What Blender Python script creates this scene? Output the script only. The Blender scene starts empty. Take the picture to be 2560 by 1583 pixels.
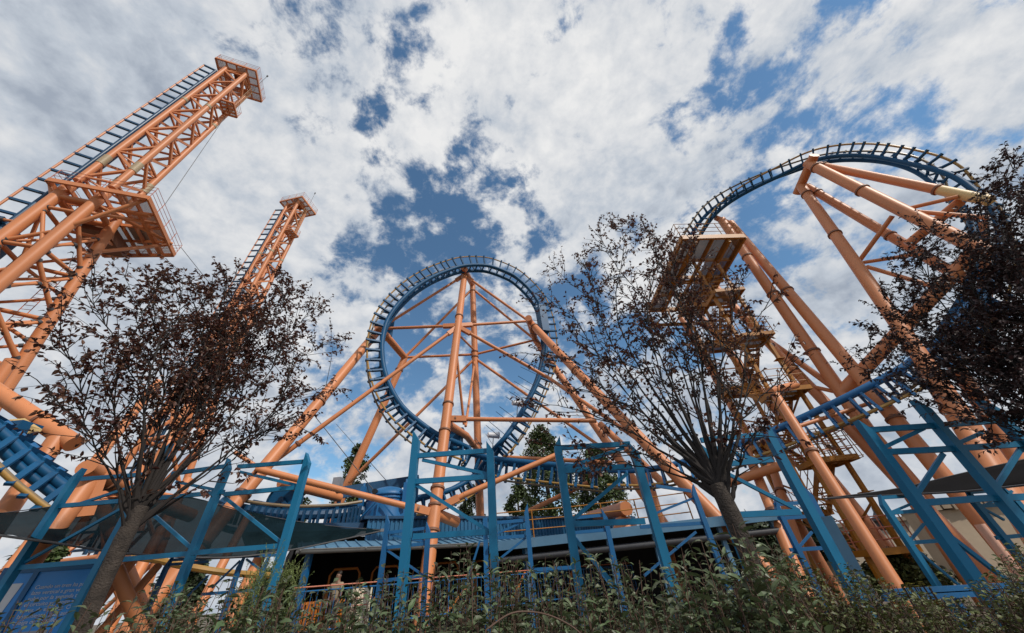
import bpy, math, random
from mathutils import Vector as V, Matrix, noise as mnoise
from math import radians, sin, cos, pi, sqrt, hypot, atan2, tan, exp

SC = bpy.context.scene
COL = SC.collection

# ------------------------------------------------------------------ camera
FPX, PITCH, ROLL = 850.0, 38.05, 5.5
EYE = V((0, 0, 1.7))
_t, _r = radians(PITCH), radians(ROLL)
FW = V((0, cos(_t), sin(_t))); _u0 = V((0, -sin(_t), cos(_t))); _r0 = V((1, 0, 0))
RT = _r0 * cos(_r) - _u0 * sin(_r)
UP = _r0 * sin(_r) + _u0 * cos(_r)
cd = bpy.data.cameras.new('camera')
cam = bpy.data.objects.new('camera', cd); COL.objects.link(cam)
cd.sensor_fit = 'HORIZONTAL'; cd.sensor_width = 36.0; cd.lens = FPX / 2560 * 36.0
cd.clip_start = 0.05; cd.clip_end = 5000
cam.matrix_world = Matrix(((RT.x, UP.x, -FW.x, EYE.x), (RT.y, UP.y, -FW.y, EYE.y), (RT.z, UP.z, -FW.z, EYE.z), (0, 0, 0, 1)))
SC.camera = cam

# ------------------------------------------------------------------ light, sky
SUN_EL, SUN_AZ = radians(46), radians(128)          # azimuth clockwise from +Y
SC.view_settings.view_transform = 'Standard'
SC.view_settings.look = 'None'
SC.view_settings.exposure = 0.0
SC.view_settings.gamma = 1.0
sl = bpy.data.lights.new('sun', 'SUN'); sl.energy = 3.1; sl.angle = radians(2.5); sl.color = (1.0, 0.93, 0.83)
sun = bpy.data.objects.new('sun', sl); COL.objects.link(sun)
sdir = V((sin(SUN_AZ) * cos(SUN_EL), cos(SUN_AZ) * cos(SUN_EL), sin(SUN_EL)))
sun.rotation_euler = sdir.to_track_quat('Z', 'Y').to_euler()


def ray(x, y):
    return RT * (x - 1280) + UP * (791.5 - y) + FW * FPX


class NT:
    def __init__(s, tree):
        s.t = tree; s.n = tree.nodes; s.l = tree.links; s.n.clear()

    def new(s, typ, ins=None, **kw):
        nd = s.n.new(typ)
        for k, v in kw.items():
            setattr(nd, k, v)
        for k, v in (ins or {}).items():
            if hasattr(v, 'is_linked') or isinstance(v, bpy.types.NodeSocket):
                s.l.new(v, nd.inputs[k])
            else:
                nd.inputs[k].default_value = v
        return nd

    def math(s, op, a, b=0.0, c=None, clamp=False):
        ins = {0: a, 1: b}
        if c is not None: ins[2] = c
        return s.new('ShaderNodeMath', ins, operation=op, use_clamp=clamp).outputs[0]

    def ramp(s, f, stops, interp='LINEAR'):
        r = s.new('ShaderNodeValToRGB', {0: f})
        r.color_ramp.interpolation = interp
        el = r.color_ramp.elements
        while len(el) < len(stops): el.new(0.5)
        for e, (p, c) in zip(el, stops):
            e.position = p; e.color = (c[0], c[1], c[2], 1)
        return r.outputs[0]


def build_sky():
    w = bpy.data.worlds.new('World'); SC.world = w; w.use_nodes = True
    t = NT(w.node_tree)
    tc = t.new('ShaderNodeTexCoord').outputs['Generated']
    sky = t.new('ShaderNodeTexSky', sky_type='NISHITA', sun_disc=False)
    sky.sun_elevation = SUN_EL; sky.sun_rotation = SUN_AZ
    sky.air_density = 1.0; sky.dust_density = 0.1; sky.ozone_density = 3.0
    blue = t.new('ShaderNodeHueSaturation', {'Color': sky.outputs[0], 'Saturation': 1.0, 'Value': 1.05})
    blue = t.new('ShaderNodeMix', {0: 1.0, 6: blue.outputs[0], 7: (0.72, 0.88, 0.86, 1)}, data_type='RGBA', blend_type='MULTIPLY')
    bg = t.new('ShaderNodeBackground', {0: blue.outputs[2], 1: 0.15})
    nrm = t.new('ShaderNodeVectorMath', {0: tc}, operation='NORMALIZE').outputs[0]
    flat = t.new('ShaderNodeMapping', {0: nrm, 3: (1.0, 1.0, 1.35)}).outputs[0]
    warp = t.new('ShaderNodeTexNoise', {'Vector': flat, 'Scale': 4.0, 'Detail': 3.0}, noise_dimensions='3D')
    wv = t.new('ShaderNodeVectorMath', {0: warp.outputs['Color'], 1: (0.5, 0.5, 0.5)}, operation='SUBTRACT').outputs[0]
    wv = t.new('ShaderNodeVectorMath', {0: wv, 3: 0.07}, operation='SCALE').outputs[0]
    p = t.new('ShaderNodeVectorMath', {0: flat, 1: wv}, operation='ADD').outputs[0]
    n1 = t.new('ShaderNodeTexNoise', {'Vector': p, 'Scale': 4.2, 'Detail': 5.0, 'Roughness': 0.5}).outputs[0]
    n2 = t.new('ShaderNodeTexNoise', {'Vector': p, 'Scale': 11.0, 'Detail': 12.0, 'Roughness': 0.62}).outputs[0]
    p2 = t.new('ShaderNodeVectorMath', {0: p, 1: tuple(ray(1500, -200).normalized() * 0.035)}, operation='ADD').outputs[0]
    n2b = t.new('ShaderNodeTexNoise', {'Vector': p2, 'Scale': 11.0, 'Detail': 8.0, 'Roughness': 0.55}).outputs[0]
    dens = t.math('ADD', t.math('MULTIPLY', n1, 0.9), t.math('MULTIPLY', n2, 1.75))
    sz = t.new('ShaderNodeSeparateXYZ', {0: nrm}).outputs[2]
    dens = t.math('ADD', dens, -1.00)
    dens = t.math('ADD', dens, t.math('MULTIPLY', t.math('MAXIMUM', t.math('SUBTRACT', 0.32, sz), 0.0), 0.8))
    # openings in the cloud deck: (pixel in the photograph gives the direction, angular size, strength)
    hole = None
    for (x, y, sg, k) in GAPS:
        d = ray(x, y).normalized()
        dt = t.new('ShaderNodeVectorMath', {0: nrm, 1: d}, operation='DOT_PRODUCT').outputs['Value']
        e = t.math('DIVIDE', t.math('SUBTRACT', dt, 1.0), sg * sg / 2)
        e = t.math('POWER', 2.71828, e)
        if k > 0:
            h_ = t.math('MULTIPLY', e, k); hole = h_ if hole is None else t.math('ADD', hole, h_)
        else:
            dens = t.math('ADD', dens, t.math('MULTIPLY', e, -k * .95))
    dens = t.math('SUBTRACT', dens, t.math('MINIMUM', hole, 0.27))
    cov = t.new('ShaderNodeMapRange', {0: dens, 1: 0.04, 2: 0.40, 3: 0.0, 4: 1.0}, interpolation_type='SMOOTHSTEP').outputs[0]
    # cloud body brightness
    n3 = t.new('ShaderNodeTexNoise', {'Vector': p, 'Scale': 3.0, 'Detail': 6.0, 'Roughness': 0.55}).outputs[0]
    bright = t.math('ADD', t.math('MULTIPLY', n3, 0.70), 0.175)
    bright = t.math('ADD', bright, t.math('MULTIPLY', t.math('SUBTRACT', n2, n2b), 0.55))
    # clouds are brighter toward the part of the sky the light comes through
    bd = ray(1450, -100).normalized()
    dt = t.new('ShaderNodeVectorMath', {0: nrm, 1: bd}, operation='DOT_PRODUCT').outputs['Value']
    glow = t.math('MULTIPLY', t.math('POWER', t.math('MAXIMUM', dt, 0.0), 5.0), 0.17)
    bright = t.math('ADD', bright, glow)
    cc = t.ramp(bright, [(0.36, (0.35, 0.40, 0.48)), (0.50, (0.52, 0.57, 0.64)), (0.62, (0.69, 0.71, 0.74)), (0.76, (0.84, 0.84, 0.84))])
    cb = t.new('ShaderNodeBackground', {0: cc, 1: 1.0})
    mx = t.new('ShaderNodeMixShader', {0: cov, 1: bg.outputs[0], 2: cb.outputs[0]})
    t.new('ShaderNodeOutputWorld', {0: mx.outputs[0]})


GAPS = [(690, 70, .07, .36), (810, 80, .045, .32), (510, 110, .05, .34), (1010, 180, .07, .40), (1070, 230, .04, .3), (930, 290, .05, .32), (780, 310, .05, .32), (790, 360, .04, .2), (1250, 190, .03, .15),
        (1190, 395, .08, .40), (960, 470, .085, .42), (1090, 520, .10, .42), (900, 570, .08, .36), (1290, 480, .06, .3), (1000, 640, .09, .36), (920, 720, .09, .36), (1180, 640, .08, .30), (1330, 600, .05, .25),
        (640, 620, .06, .3), (480, 590, .05, .2), (1720, 40, .045, .28), (1840, 150, .05, .30), (1800, 240, .045, .26), (2090, 30, .05, .24), (1990, 100, .04, .12), (1930, 40, .07, -.16), (2230, 80, .1, -.16), (450, 60, .12, -.2), (640, 10, .05, -.2), (330, 90, .12, -.15), (1900, 590, .10, .34), (1350, 680, .08, .3), (1850, 680, .08, .24), (2150, 260, .06, .28), (2230, 300, .05, .22), (1690, 330, .04, .2), (1980, 330, .05, .2),
        (1160, 800, .10, .34), (1020, 830, .09, .32), (1450, 780, .11, .26), (1000, 960, .09, .28), (1230, 950, .11, .34), (1600, 860, .1, .2), (2050, 700, .1, .14), (800, 850, .08, .2),
        (250, 250, .5, -.30), (120, 130, .35, -.15), (1480, 230, .22, -.34), (2350, 150, .3, -.10), (2050, 850, .22, -.22), (640, 440, .12, -.25), (1180, 470, .03, -.3), (1060, 1080, .15, -.10), (60, 800, .35, -.25), (1290, 530, .04, -.22), (1440, 480, .13, -.25), (1150, 730, .05, -.25), (880, 810, .05, -.2), (1130, 600, .06, -.12), (820, 430, .05, -.2), (1650, 480, .09, -.2)]
build_sky()


# ------------------------------------------------------------------ placing helpers: a seen direction plus a real distance
def ph(x, y, h):                       # horizontal range h
    d = ray(x, y); return EYE + d * (h / hypot(d.x, d.y))


def pz(x, y, z):                       # height z
    d = ray(x, y); return EYE + d * ((z - EYE.z) / d.z)


def py(x, y, Y):                       # forward distance Y
    d = ray(x, y); return EYE + d * (Y / d.y)


def pv(x, y, a, b):                    # on the vertical plane through ground points a, b
    d = ray(x, y); n = V((-(b[1] - a[1]), b[0] - a[0], 0))
    return EYE + d * (n.dot(V((a[0], a[1], 0)) - EYE) / n.dot(d))


# ------------------------------------------------------------------ materials
MATS = {}


def mat(name, col, rough=0.5, var=0.12, scale=3.0, metal=0.0, bump=0.0, dirt=None, dirtamt=0.5, spec=0.5, island=0.0, transl=0.0, alpha=1.0, coords='Object', streak=False):
    m = bpy.data.materials.new(name); m.use_nodes = True
    t = NT(m.node_tree)
    tc = t.new('ShaderNodeTexCoord').outputs[coords]
    if streak:
        tc = t.new('ShaderNodeMapping', {0: tc, 3: (1.0, 1.0, 0.18)}).outputs[0]
    n = t.new('ShaderNodeTexNoise', {'Vector': tc, 'Scale': scale, 'Detail': 6.0, 'Roughness': 0.6}).outputs[0]
    lo = tuple(c * (1 - var) for c in col); hi = tuple(min(1, c * (1 + var)) for c in col)
    c = t.ramp(n, [(0.3, lo), (0.7, hi)])
    if dirt:
        n2 = t.new('ShaderNodeTexNoise', {'Vector': tc, 'Scale': scale * 2.3, 'Detail': 8.0, 'Roughness': 0.7}).outputs[0]
        f = t.new('ShaderNodeMapRange', {0: n2, 1: 0.55, 2: 0.75, 3: 0.0, 4: dirtamt}).outputs[0]
        mx = t.new('ShaderNodeMix', {0: f, 6: c, 7: (*dirt, 1)}, data_type='RGBA'); c = mx.outputs[2]
    if island:
        g = t.new('ShaderNodeNewGeometry').outputs['Random Per Island']
        f = t.new('ShaderNodeMapRange', {0: g, 1: 0.0, 2: 1.0, 3: 1 - island, 4: 1 + island}).outputs[0]
        hs = t.new('ShaderNodeHueSaturation', {'Color': c, 'Value': f, 'Hue': t.math('ADD', t.math('MULTIPLY', g, 0.05), 0.475)}); c = hs.outputs[0]
    b = t.new('ShaderNodeBsdfPrincipled', {'Base Color': c, 'Roughness': rough, 'Metallic': metal, 'Specular IOR Level': spec})
    if bump:
        nb = t.new('ShaderNodeTexNoise', {'Vector': tc, 'Scale': scale * 6, 'Detail': 5.0}).outputs[0]
        t.l.new(t.new('ShaderNodeBump', {'Strength': bump, 'Distance': 0.02, 'Height': nb}).outputs[0], b.inputs['Normal'])
    out = b.outputs[0]
    if transl:
        tr = t.new('ShaderNodeBsdfTranslucent', {0: c})
        out = t.new('ShaderNodeMixShader', {0: transl, 1: out, 2: tr.outputs[0]}).outputs[0]
    if alpha < 1:
        tp = t.new('ShaderNodeBsdfTransparent')
        out = t.new('ShaderNodeMixShader', {0: alpha, 1: tp.outputs[0], 2: out}).outputs[0]
    t.new('ShaderNodeOutputMaterial', {0: out})
    MATS[name] = m
    return m


ORANGE = mat('salmon_paint', (0.585, 0.212, 0.080), 0.48, .10, 0.7, dirt=(0.34, 0.15, 0.075), dirtamt=.5, streak=True)
ORANGE_D = mat('rusty_flange', (0.20, 0.085, 0.045), 0.6, .2, 4)
RAILING_R = mat('red_orange_railing', (0.50, 0.15, 0.08), 0.5, .1, 3)
FADED = mat('faded_yellow_paint', (0.62, 0.42, 0.17), 0.5, .12, 1.0)
SPLICE = mat('splice_plate', (0.36, 0.27, 0.16), 0.55, .25, 14)
BLUE = mat('track_blue', (0.003, 0.072, 0.175), 0.5, .18, 0.9, dirt=(0.004, 0.035, 0.08), dirtamt=.5, spec=.3)
NAVY = mat('dark_track_blue', (0.009, 0.055, 0.125), 0.4, .18, 1.2)
POST = mat('post_blue', (0.012, 0.158, 0.305), 0.42, .14, 1.3, dirt=(0.05, 0.16, 0.25), dirtamt=.35, spec=.3, streak=True, bump=.05)
POST2 = mat('bright_post_blue', (0.010, 0.115, 0.29), 0.45, .14, 1.3, dirt=(0.04, 0.16, 0.28), dirtamt=.5, streak=True)
YRAIL = mat('yellow_rail', (0.37, 0.205, 0.045), 0.45, .2, 1.5, dirt=(0.16, 0.11, 0.07), dirtamt=.8)
BRAIL = mat('worn_rail', (0.20, 0.14, 0.075), 0.45, .2, 1.5)
STAIR = mat('ochre_steel', (0.36, 0.138, 0.007), 0.5, .16, 1.5, dirt=(0.16, 0.07, 0.02), dirtamt=.6)
GRATE = mat('deck_grating', (0.42, 0.36, 0.33), 0.7, .12, 3, alpha=.5)
CLAD = mat('blue_cladding', (0.012, 0.105, 0.22), 0.45, .15, 0.8, dirt=(0.03, 0.13, 0.22), dirtamt=.5)
ROOF = mat('blue_roof_sheet', (0.10, 0.22, 0.34), 0.42, .15, 0.9, dirt=(0.2, 0.28, 0.34), dirtamt=.5)
GUTTER = mat('grey_gutter', (0.16, 0.16, 0.155), 0.45, .12, 2)
GRATE_B = mat('rusty_grating', (0.23, 0.15, 0.105), 0.7, .2, 3, alpha=.72)
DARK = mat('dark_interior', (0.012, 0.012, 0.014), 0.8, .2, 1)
SAIL = mat('shade_mesh', (0.006, 0.015, 0.019), 0.9, .3, 2.2, alpha=.78, spec=.03)
SAIL_B = mat('black_shade_cloth', (0.010, 0.0095, 0.010), 0.9, .2, 2, spec=.05)
BARK = mat('bark', (0.046, 0.035, 0.028), 0.9, .45, 9, bump=1.0, dirt=(0.12, 0.10, 0.08), dirtamt=.5)
TWIG = mat('dark_twig', (0.020, 0.015, 0.013), 0.9, .2, 9)
PLUM = mat('plum_leaf', (0.105, 0.040, 0.027), 0.5, .25, 5, island=.55, transl=.28)
PLUM_D = mat('dark_plum_leaf', (0.046, 0.020, 0.019), 0.5, .25, 5, island=.5, transl=.15)
HEDGE = mat('grey_green_leaf', (0.080, 0.104, 0.046), 0.45, .3, 6, island=.5, transl=.16)
HEDGE_B = mat('broad_green_leaf', (0.075, 0.11, 0.042), 0.45, .25, 6, island=.5, transl=.18)
SMALL = mat('olive_small_leaf', (0.088, 0.098, 0.028), 0.55, .3, 6, island=.6, transl=.16)
FEATHER = mat('feathery_green', (0.17, 0.21, 0.065), 0.6, .25, 6, island=.35, transl=.25)
YFLOWER = mat('yellow_flower', (0.55, 0.46, 0.06), 0.6, .2, 6)
STEM = mat('red_brown_stem', (0.085, 0.045, 0.028), 0.7, .2, 6)
POPLAR = mat('poplar_leaf', (0.060, 0.085, 0.024), 0.6, .3, 3, island=.5, transl=.12)
PINE = mat('dark_crown_leaf', (0.030, 0.046, 0.016), 0.6, .3, 3, island=.5, transl=.1)
WALL = mat('sand_plaster', (0.40, 0.315, 0.225), 0.9, .10, 0.8, bump=.3, dirt=(0.26, 0.2, 0.14), dirtamt=.5)
WALL_L = mat('pale_plaster', (0.52, 0.45, 0.36), 0.9, .08, 0.9, bump=.15)
TILE = mat('stone_coping', (0.27, 0.21, 0.15), 0.85, .25, 2, bump=.3)
GROUND = mat('bare_ground', (0.13, 0.105, 0.075), 0.95, .3, 1.2, bump=.4, dirt=(0.06, 0.075, 0.03), dirtamt=.8, coords='Object')
CREAM = mat('cream_board', (0.74, 0.66, 0.50), 0.5, .05, 2)
REDTXT = mat('red_lettering', (0.45, 0.05, 0.05), 0.5, .05, 2)
GREYTXT = mat('grey_lettering', (0.35, 0.3, 0.26), 0.5, .05, 2)
INFO = mat('info_blue', (0.03, 0.27, 0.72), 0.35, .12, 2)
WHITE = mat('white_print', (0.66, 0.68, 0.72), 0.5, .04, 2)
GREY = mat('grey_metal', (0.30, 0.31, 0.33), 0.4, .12, 2, metal=.4)
DGREY = mat('dark_metal', (0.06, 0.06, 0.065), 0.5, .15, 3)
GATE = mat('orange_gate', (0.52, 0.17, 0.025), 0.5, .15, 2)
SKIN = mat('skin', (0.22, 0.12, 0.08), 0.5, .05, 4)
SHIRT = mat('beige_shirt', (0.34, 0.27, 0.18), 0.8, .06, 6)
TROUSER = mat('dark_trousers', (0.05, 0.045, 0.045), 0.8, .1, 6)
HAIR = mat('dark_hair', (0.02, 0.014, 0.01), 0.6, .1, 6)
CABLE = mat('steel_cable', (0.06, 0.06, 0.065), 0.5, .1, 2)
PINKM = mat('pale_pink_paint', (0.72, 0.40, 0.29), 0.5, .08, 1)


# ------------------------------------------------------------------ mesh helpers
class MB:
    def __init__(s): s.v = []; s.f = []

    def add(s, vs, fs):
        o = len(s.v); s.v.extend(vs); s.f.extend([tuple(i + o for i in f) for f in fs]); return s

    def tube(s, p, q, r, r2=None, seg=14, caps=True):
        p = V(p); q = V(q); r2 = r if r2 is None else r2
        d = (q - p)
        if d.length < 1e-6: return s
        d.normalize(); a = d.orthogonal().normalized(); b = d.cross(a)
        vs = []
        for c, rr in ((p, r), (q, r2)):
            for i in range(seg):
                t = 2 * pi * i / seg; vs.append(c + (a * cos(t) + b * sin(t)) * rr)
        fs = [(i, (i + 1) % seg, seg + (i + 1) % seg, seg + i) for i in range(seg)]
        if caps: fs += [tuple(reversed(range(seg))), tuple(range(seg, 2 * seg))]
        return s.add(vs, fs)

    def path(s, pts, rad, seg=8, caps=True):
        n = len(pts)
        if not hasattr(rad, '__len__'): rad = [rad] * n
        a = None; vs = []
        for k in range(n):
            d = (pts[min(k + 1, n - 1)] - pts[max(k - 1, 0)])
            d = d.normalized() if d.length > 1e-9 else V((0, 0, 1))
            if a is None: a = d.orthogonal().normalized()
            else:
                a = a - d * a.dot(d)
                a = a.normalized() if a.length > 1e-6 else d.orthogonal().normalized()
            b = d.cross(a)
            for i in range(seg):
                t = 2 * pi * i / seg; vs.append(pts[k] + (a * cos(t) + b * sin(t)) * rad[k])
        fs = []
        for k in range(n - 1):
            for i in range(seg):
                j = (i + 1) % seg; fs.append((k * seg + i, k * seg + j, (k + 1) * seg + j, (k + 1) * seg + i))
        if caps: fs += [tuple(reversed(range(seg))), tuple(range((n - 1) * seg, n * seg))]
        return s.add(vs, fs)

    def beam(s, p, q, w, h, up=(0, 0, 1)):
        p = V(p); q = V(q); d = (q - p)
        if d.length < 1e-6: return s
        d.normalize(); up = V(up)
        if abs(d.dot(up.normalized())) > .95: up = V((0, 1, 0))
        a = d.cross(up).normalized(); b = a.cross(d)
        vs = [c + a * (sx * w / 2) + b * (sy * h / 2) for c in (p, q) for sx, sy in ((-1, -1), (1, -1), (1, 1), (-1, 1))]
        return s.add(vs, [(0, 3, 2, 1), (4, 5, 6, 7), (0, 1, 5, 4), (1, 2, 6, 5), (2, 3, 7, 6), (3, 0, 4, 7)])

    def box(s, c, sx, sy, sz, ax=None):
        c = V(c); X, Y, Z = ax or (V((1, 0, 0)), V((0, 1, 0)), V((0, 0, 1)))
        vs = [c + X * (i * sx / 2) + Y * (j * sy / 2) + Z * (k * sz / 2) for k in (-1, 1) for i, j in ((-1, -1), (1, -1), (1, 1), (-1, 1))]
        return s.add(vs, [(0, 3, 2, 1), (4, 5, 6, 7), (0, 1, 5, 4), (1, 2, 6, 5), (2, 3, 7, 6), (3, 0, 4, 7)])

    def prism(s, poly, d):
        d = V(d); n = len(poly); vs = [V(p) for p in poly] + [V(p) + d for p in poly]
        return s.add(vs, [tuple(reversed(range(n))), tuple(range(n, 2 * n))] + [(i, (i + 1) % n, n + (i + 1) % n, n + i) for i in range(n)])

    def leaf(s, base, d, nrm, L, W, fold=.25, curl=.15):
        d = d.normalized(); sd = d.cross(nrm)
        if sd.length < 1e-4: sd = d.orthogonal()
        sd.normalize(); n = sd.cross(d)
        c1 = base + d * (L * .38) - n * (curl * L * .06); tip = base + d * L - n * (curl * L)
        c2 = base + d * (L * .72) - n * (curl * L * .4)
        w = W / 2
        vs = [base, c1 + sd * w + n * (fold * w), c2 + sd * w * .72 + n * (fold * w * .6), tip, c2 - sd * w * .72 + n * (fold * w * .6), c1 - sd * w + n * (fold * w), c1, c2]
        return s.add(vs, [(0, 6, 1), (6, 7, 2, 1), (7, 3, 2), (0, 5, 6), (6, 5, 4, 7), (7, 4, 3)])

    def build(s, name, m, parent=None, smooth=True, ang=40):
        me = bpy.data.meshes.new(name); me.from_pydata([tuple(v) for v in s.v], [], s.f); me.update()
        if smooth:
            me.polygons.foreach_set('use_smooth', [True] * len(me.polygons))
            me.set_sharp_from_angle(angle=radians(ang))
        for mm in (m if isinstance(m, (list, tuple)) else [m]): me.materials.append(mm)
        o = bpy.data.objects.new(name, me); COL.objects.link(o)
        if parent is not None:
            o.parent = parent; o.matrix_parent_inverse = Matrix.Translation(-V(parent.location))
        return o


def tag(o, label, cat, group=None, kind=None):
    o['label'] = label; o['category'] = cat
    if group: o['group'] = group
    if kind: o['kind'] = kind
    return o


def thing(name, loc, label, cat, group=None, kind=None):
    o = bpy.data.objects.new(name, None); o.location = V(loc); o.empty_display_size = .3
    COL.objects.link(o); return tag(o, label, cat, group, kind)


def spline(pts, n):
    """Catmull-Rom through pts (any vectors), n samples per span."""
    out = []
    P = [pts[0] * 2 - pts[1]] + list(pts) + [pts[-1] * 2 - pts[-2]]
    for i in range(1, len(P) - 2):
        for k in range(n):
            t = k / n; a, b, c, d = P[i - 1:i + 3]
            out.append(0.5 * ((2 * b) + (c - a) * t + (2 * a - 5 * b + 4 * c - d) * t * t + (3 * b - a - 3 * c + d) * t ** 3))
    out.append(P[-2].copy()); return out


def column(parent, name, p, q, r, flanges=(), m=None, r2=None, seg=18):
    """One painted tube with its bolted flanges as sub-parts."""
    o = MB().tube(p, q, r, r2, seg).build(name, m or ORANGE, parent)
    d = (V(q) - V(p)).normalized()
    for t in flanges:
        c = V(p).lerp(V(q), t); rr = (r + ((r2 or r) - r) * t)
        sub(MB().tube(c - d * .05, c + d * .05, rr + max(.05, rr * .2), seg=seg), 'flange', ORANGE_D, o)
    return o


def sub(mb, name, m, part, smooth=True):
    """A sub-part under a part (parts keep world-space vertices)."""
    o = mb.build(name, m, None, smooth); o.parent = part; return o


def railing(mb, pts, closed=True, h=1.1, r=.022, rails=3, step=1.0):
    n = len(pts)
    for i in range(n if closed else n - 1):
        a = V(pts[i]); b = V(pts[(i + 1) % n]); L = (b - a).length; k = max(1, round(L / step))
        for j in range(k + (0 if closed else 1)):
            p = a.lerp(b, j / k); mb.tube(p, p + V((0, 0, h)), r, seg=5)
        for j in range(1, rails + 1):
            z = V((0, 0, h * j / rails)); mb.tube(a + z, b + z, r * .8, seg=5)
    return mb


# ------------------------------------------------------------------ ground
g = MB()
g.add([V((x, y, 0)) for x, y in ((-900, -900), (900, -900), (900, 900), (-900, 900))], [(0, 1, 2, 3)])
go = g.build('ground', GROUND, smooth=False); go['kind'] = 'structure'


# ------------------------------------------------------------------ tracks
def make_track(name, ctrl, label, gauge=.62, arm=.95, sep=.42, r=.17, tie=.74, cat='coaster track', m=BLUE, rm=(YRAIL, BRAIL), start=0.0, group=None, ties=True, tw=.12, single=False):
    """ctrl: list of (point, out vector). Twin spine tubes, two running rails, one crosstie per step."""
    P = spline([c[0] for c in ctrl], 10); O = spline([V(c[1]).normalized() for c in ctrl], 10)
    n = len(P); fr = []
    for k in range(n):
        T = (P[min(k + 1, n - 1)] - P[max(k - 1, 0)]).normalized()
        o = O[k] - T * O[k].dot(T); o.normalize(); fr.append((P[k], T, o, T.cross(o)))
    th = thing(name, (P[0].x, P[0].y, 0), label, cat, group)
    for s_ in ((-1, 1) if not single else (0,)):
        MB().path([p + b * (s_ * sep) for p, T, o, b in fr], r, 10).build('spine_tube', m, th)
    for s_ in (-1, 1):
        MB().path([p + b * (s_ * gauge) + o * arm for p, T, o, b in fr], .06, 7).build('running_rail', rm[0] if s_ < 0 else rm[1], th)
    if not ties: return th, fr
    acc = 0.0; k = 0; last = P[0]; nt = 0; rest = MB()
    for p, T, o, b in fr:
        acc += (p - last).length; last = p
        if acc >= tie:
            acc -= tie; nt += 1
            mb = MB()
            mb.beam(p - b * (sep + .12) + o * .14, p + b * (sep + .12) + o * .14, tw, .10, T)
            for s_ in (-1, 1):
                a0 = p + b * (s_ * (sep + .02)) + o * .1; a1 = p + b * (s_ * (gauge - .02)) + o * (arm * .82); a2 = p + b * (s_ * (gauge + .10)) + o * (arm + .10)
                mb.beam(a0, a1, tw, .18 * arm + .02, b); mb.beam(a1, a2, tw * 1.15, .13, b)
            if nt <= 100: mb.build('crosstie', m, th, smooth=False)
            else: rest.add(mb.v, mb.f)
    if rest.v:
        rest.build('crossties', m, th, smooth=False)['kind'] = 'stuff'
    return th, fr


LA = radians(22); LU = V((cos(LA), sin(LA), 0)); LN_ = V((-sin(LA), cos(LA), 0)); LP0 = V((0, 24.5, 0))


def loopP(x, y, off=0.0):
    d = ray(x, y); n = LN_
    return EYE + d * (n.dot(LP0 + n * off - EYE) / n.dot(d))


def z880(x, y): return (880 + x / 2.52, 600 + y / 2.52)


# the loop: right leg rises from the station side, over the top, down the left leg and out to the right
rightleg = [(930, 1290), (1030, 1150), (1115, 1000), (1180, 850), (1212, 700), (1205, 560), (1172, 430), (1120, 345), (1060, 283), (1000, 237), (900, 195), (820, 178), (700, 182), (600, 212),
            (500, 255), (400, 318), (320, 390), (260, 462), (215, 540), (190, 640), (187, 730), (200, 830), (232, 930), (280, 1020), (335, 1090), (410, 1155), (500, 1220), (600, 1272)]
LC = loopP(*z880(690, 760))
loopctrl = []
nl = len(rightleg)
for i, (x, y) in enumerate(rightleg):
    off = 1.3 * (1 - 2 * i / (nl - 1))
    p = loopP(*z880(x, y), off); o = p - LC; o = o - LN_ * o.dot(LN_)
    loopctrl.append((p, o.normalized()))
DN = V((0, 0, -1))
pre = [(ph(640, 1262, 24), DN), (ph(700, 1272, 23.5), DN), (ph(790, 1275, 23), DN), (ph(900, 1266, 23.5), DN), (ph(1046, 1246, 25), DN), (ph(1140, 1218, 26.5), DN), (ph(1205, 1170, 27.3), V((.35, .15, -.9)))]
post = [(ph(1170, 1128, 22.6), DN), (ph(1217, 1146, 22.0), DN), (ph(1277, 1156, 21.5), DN), (ph(1376, 1166, 21), DN), (ph(1500, 1176, 20.5), DN)]
lt, lfr = make_track('loop_track', pre + loopctrl + post, 'tall blue vertical loop of coaster track with yellow rails on its outer side')
UPV = V((0, 0, 1))
arch = [(ph(1520, 1176, 20.4), DN), (ph(1620, 1174, 20.2), DN), (ph(1730, 1150, 20), DN), (ph(1830, 1116, 19.8), V((.05, 0, -1))), (ph(1933, 1077, 19.6), V((.1, 0, -1))), (ph(2039, 1030, 19.5), V((.15, 0, -1))),
        (ph(2118, 993, 19.4), V((.2, .05, -1))), (ph(2205, 948, 19.6), V((.3, .1, -1))), (ph(2277, 905, 20), V((.5, .15, -.9))), (ph(2370, 830, 21), V((.8, .2, -.6))), (ph(2440, 730, 22), V((1, .3, -.1))),
        (ph(2470, 630, 23), V((1, .3, .3))), (ph(2455, 540, 24), V((.8, .3, .6))), (ph(2400, 480, 24.6), V((.5, .2, .9))), (ph(2334, 440, 25), V((.25, .1, 1))), (ph(2254, 410, 25.2), V((.1, 0, 1))), (ph(2175, 396, 25.2), V((-.02, -.02, 1))),
        (ph(2096, 396, 25), V((-.12, -.08, 1))), (ph(2030, 408, 24.7), V((-.25, -.2, 1))), (ph(1960, 436, 24.3), V((-.4, -.42, .8))), (ph(1890, 466, 24), V((-.5, -.6, .6))), (ph(1830, 497, 23.6), V((-.5, -.75, .4))),
        (ph(1786, 528, 23), V((-.5, -.8, .2))), (ph(1752, 568, 22.5), V((-.5, -.8, .0))), (ph(1718, 630, 22.2), V((-.5, -.8, -.1))), (ph(1690, 710, 22.5), V((-.5, -.8, -.2)))]
make_track('low_track', arch[:11], 'low blue track with yellow rails rising to the right in front of the salmon tubes', gauge=.52, arm=.80, sep=.28, r=.15, tie=.50, tw=.09, m=POST2, single=True)
make_track('arch_track', arch[9:], 'blue arched coaster track rising on the right over thick salmon tubes', gauge=.5, arm=.62, sep=.32, r=.135, tie=.58, tw=.08)


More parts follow.
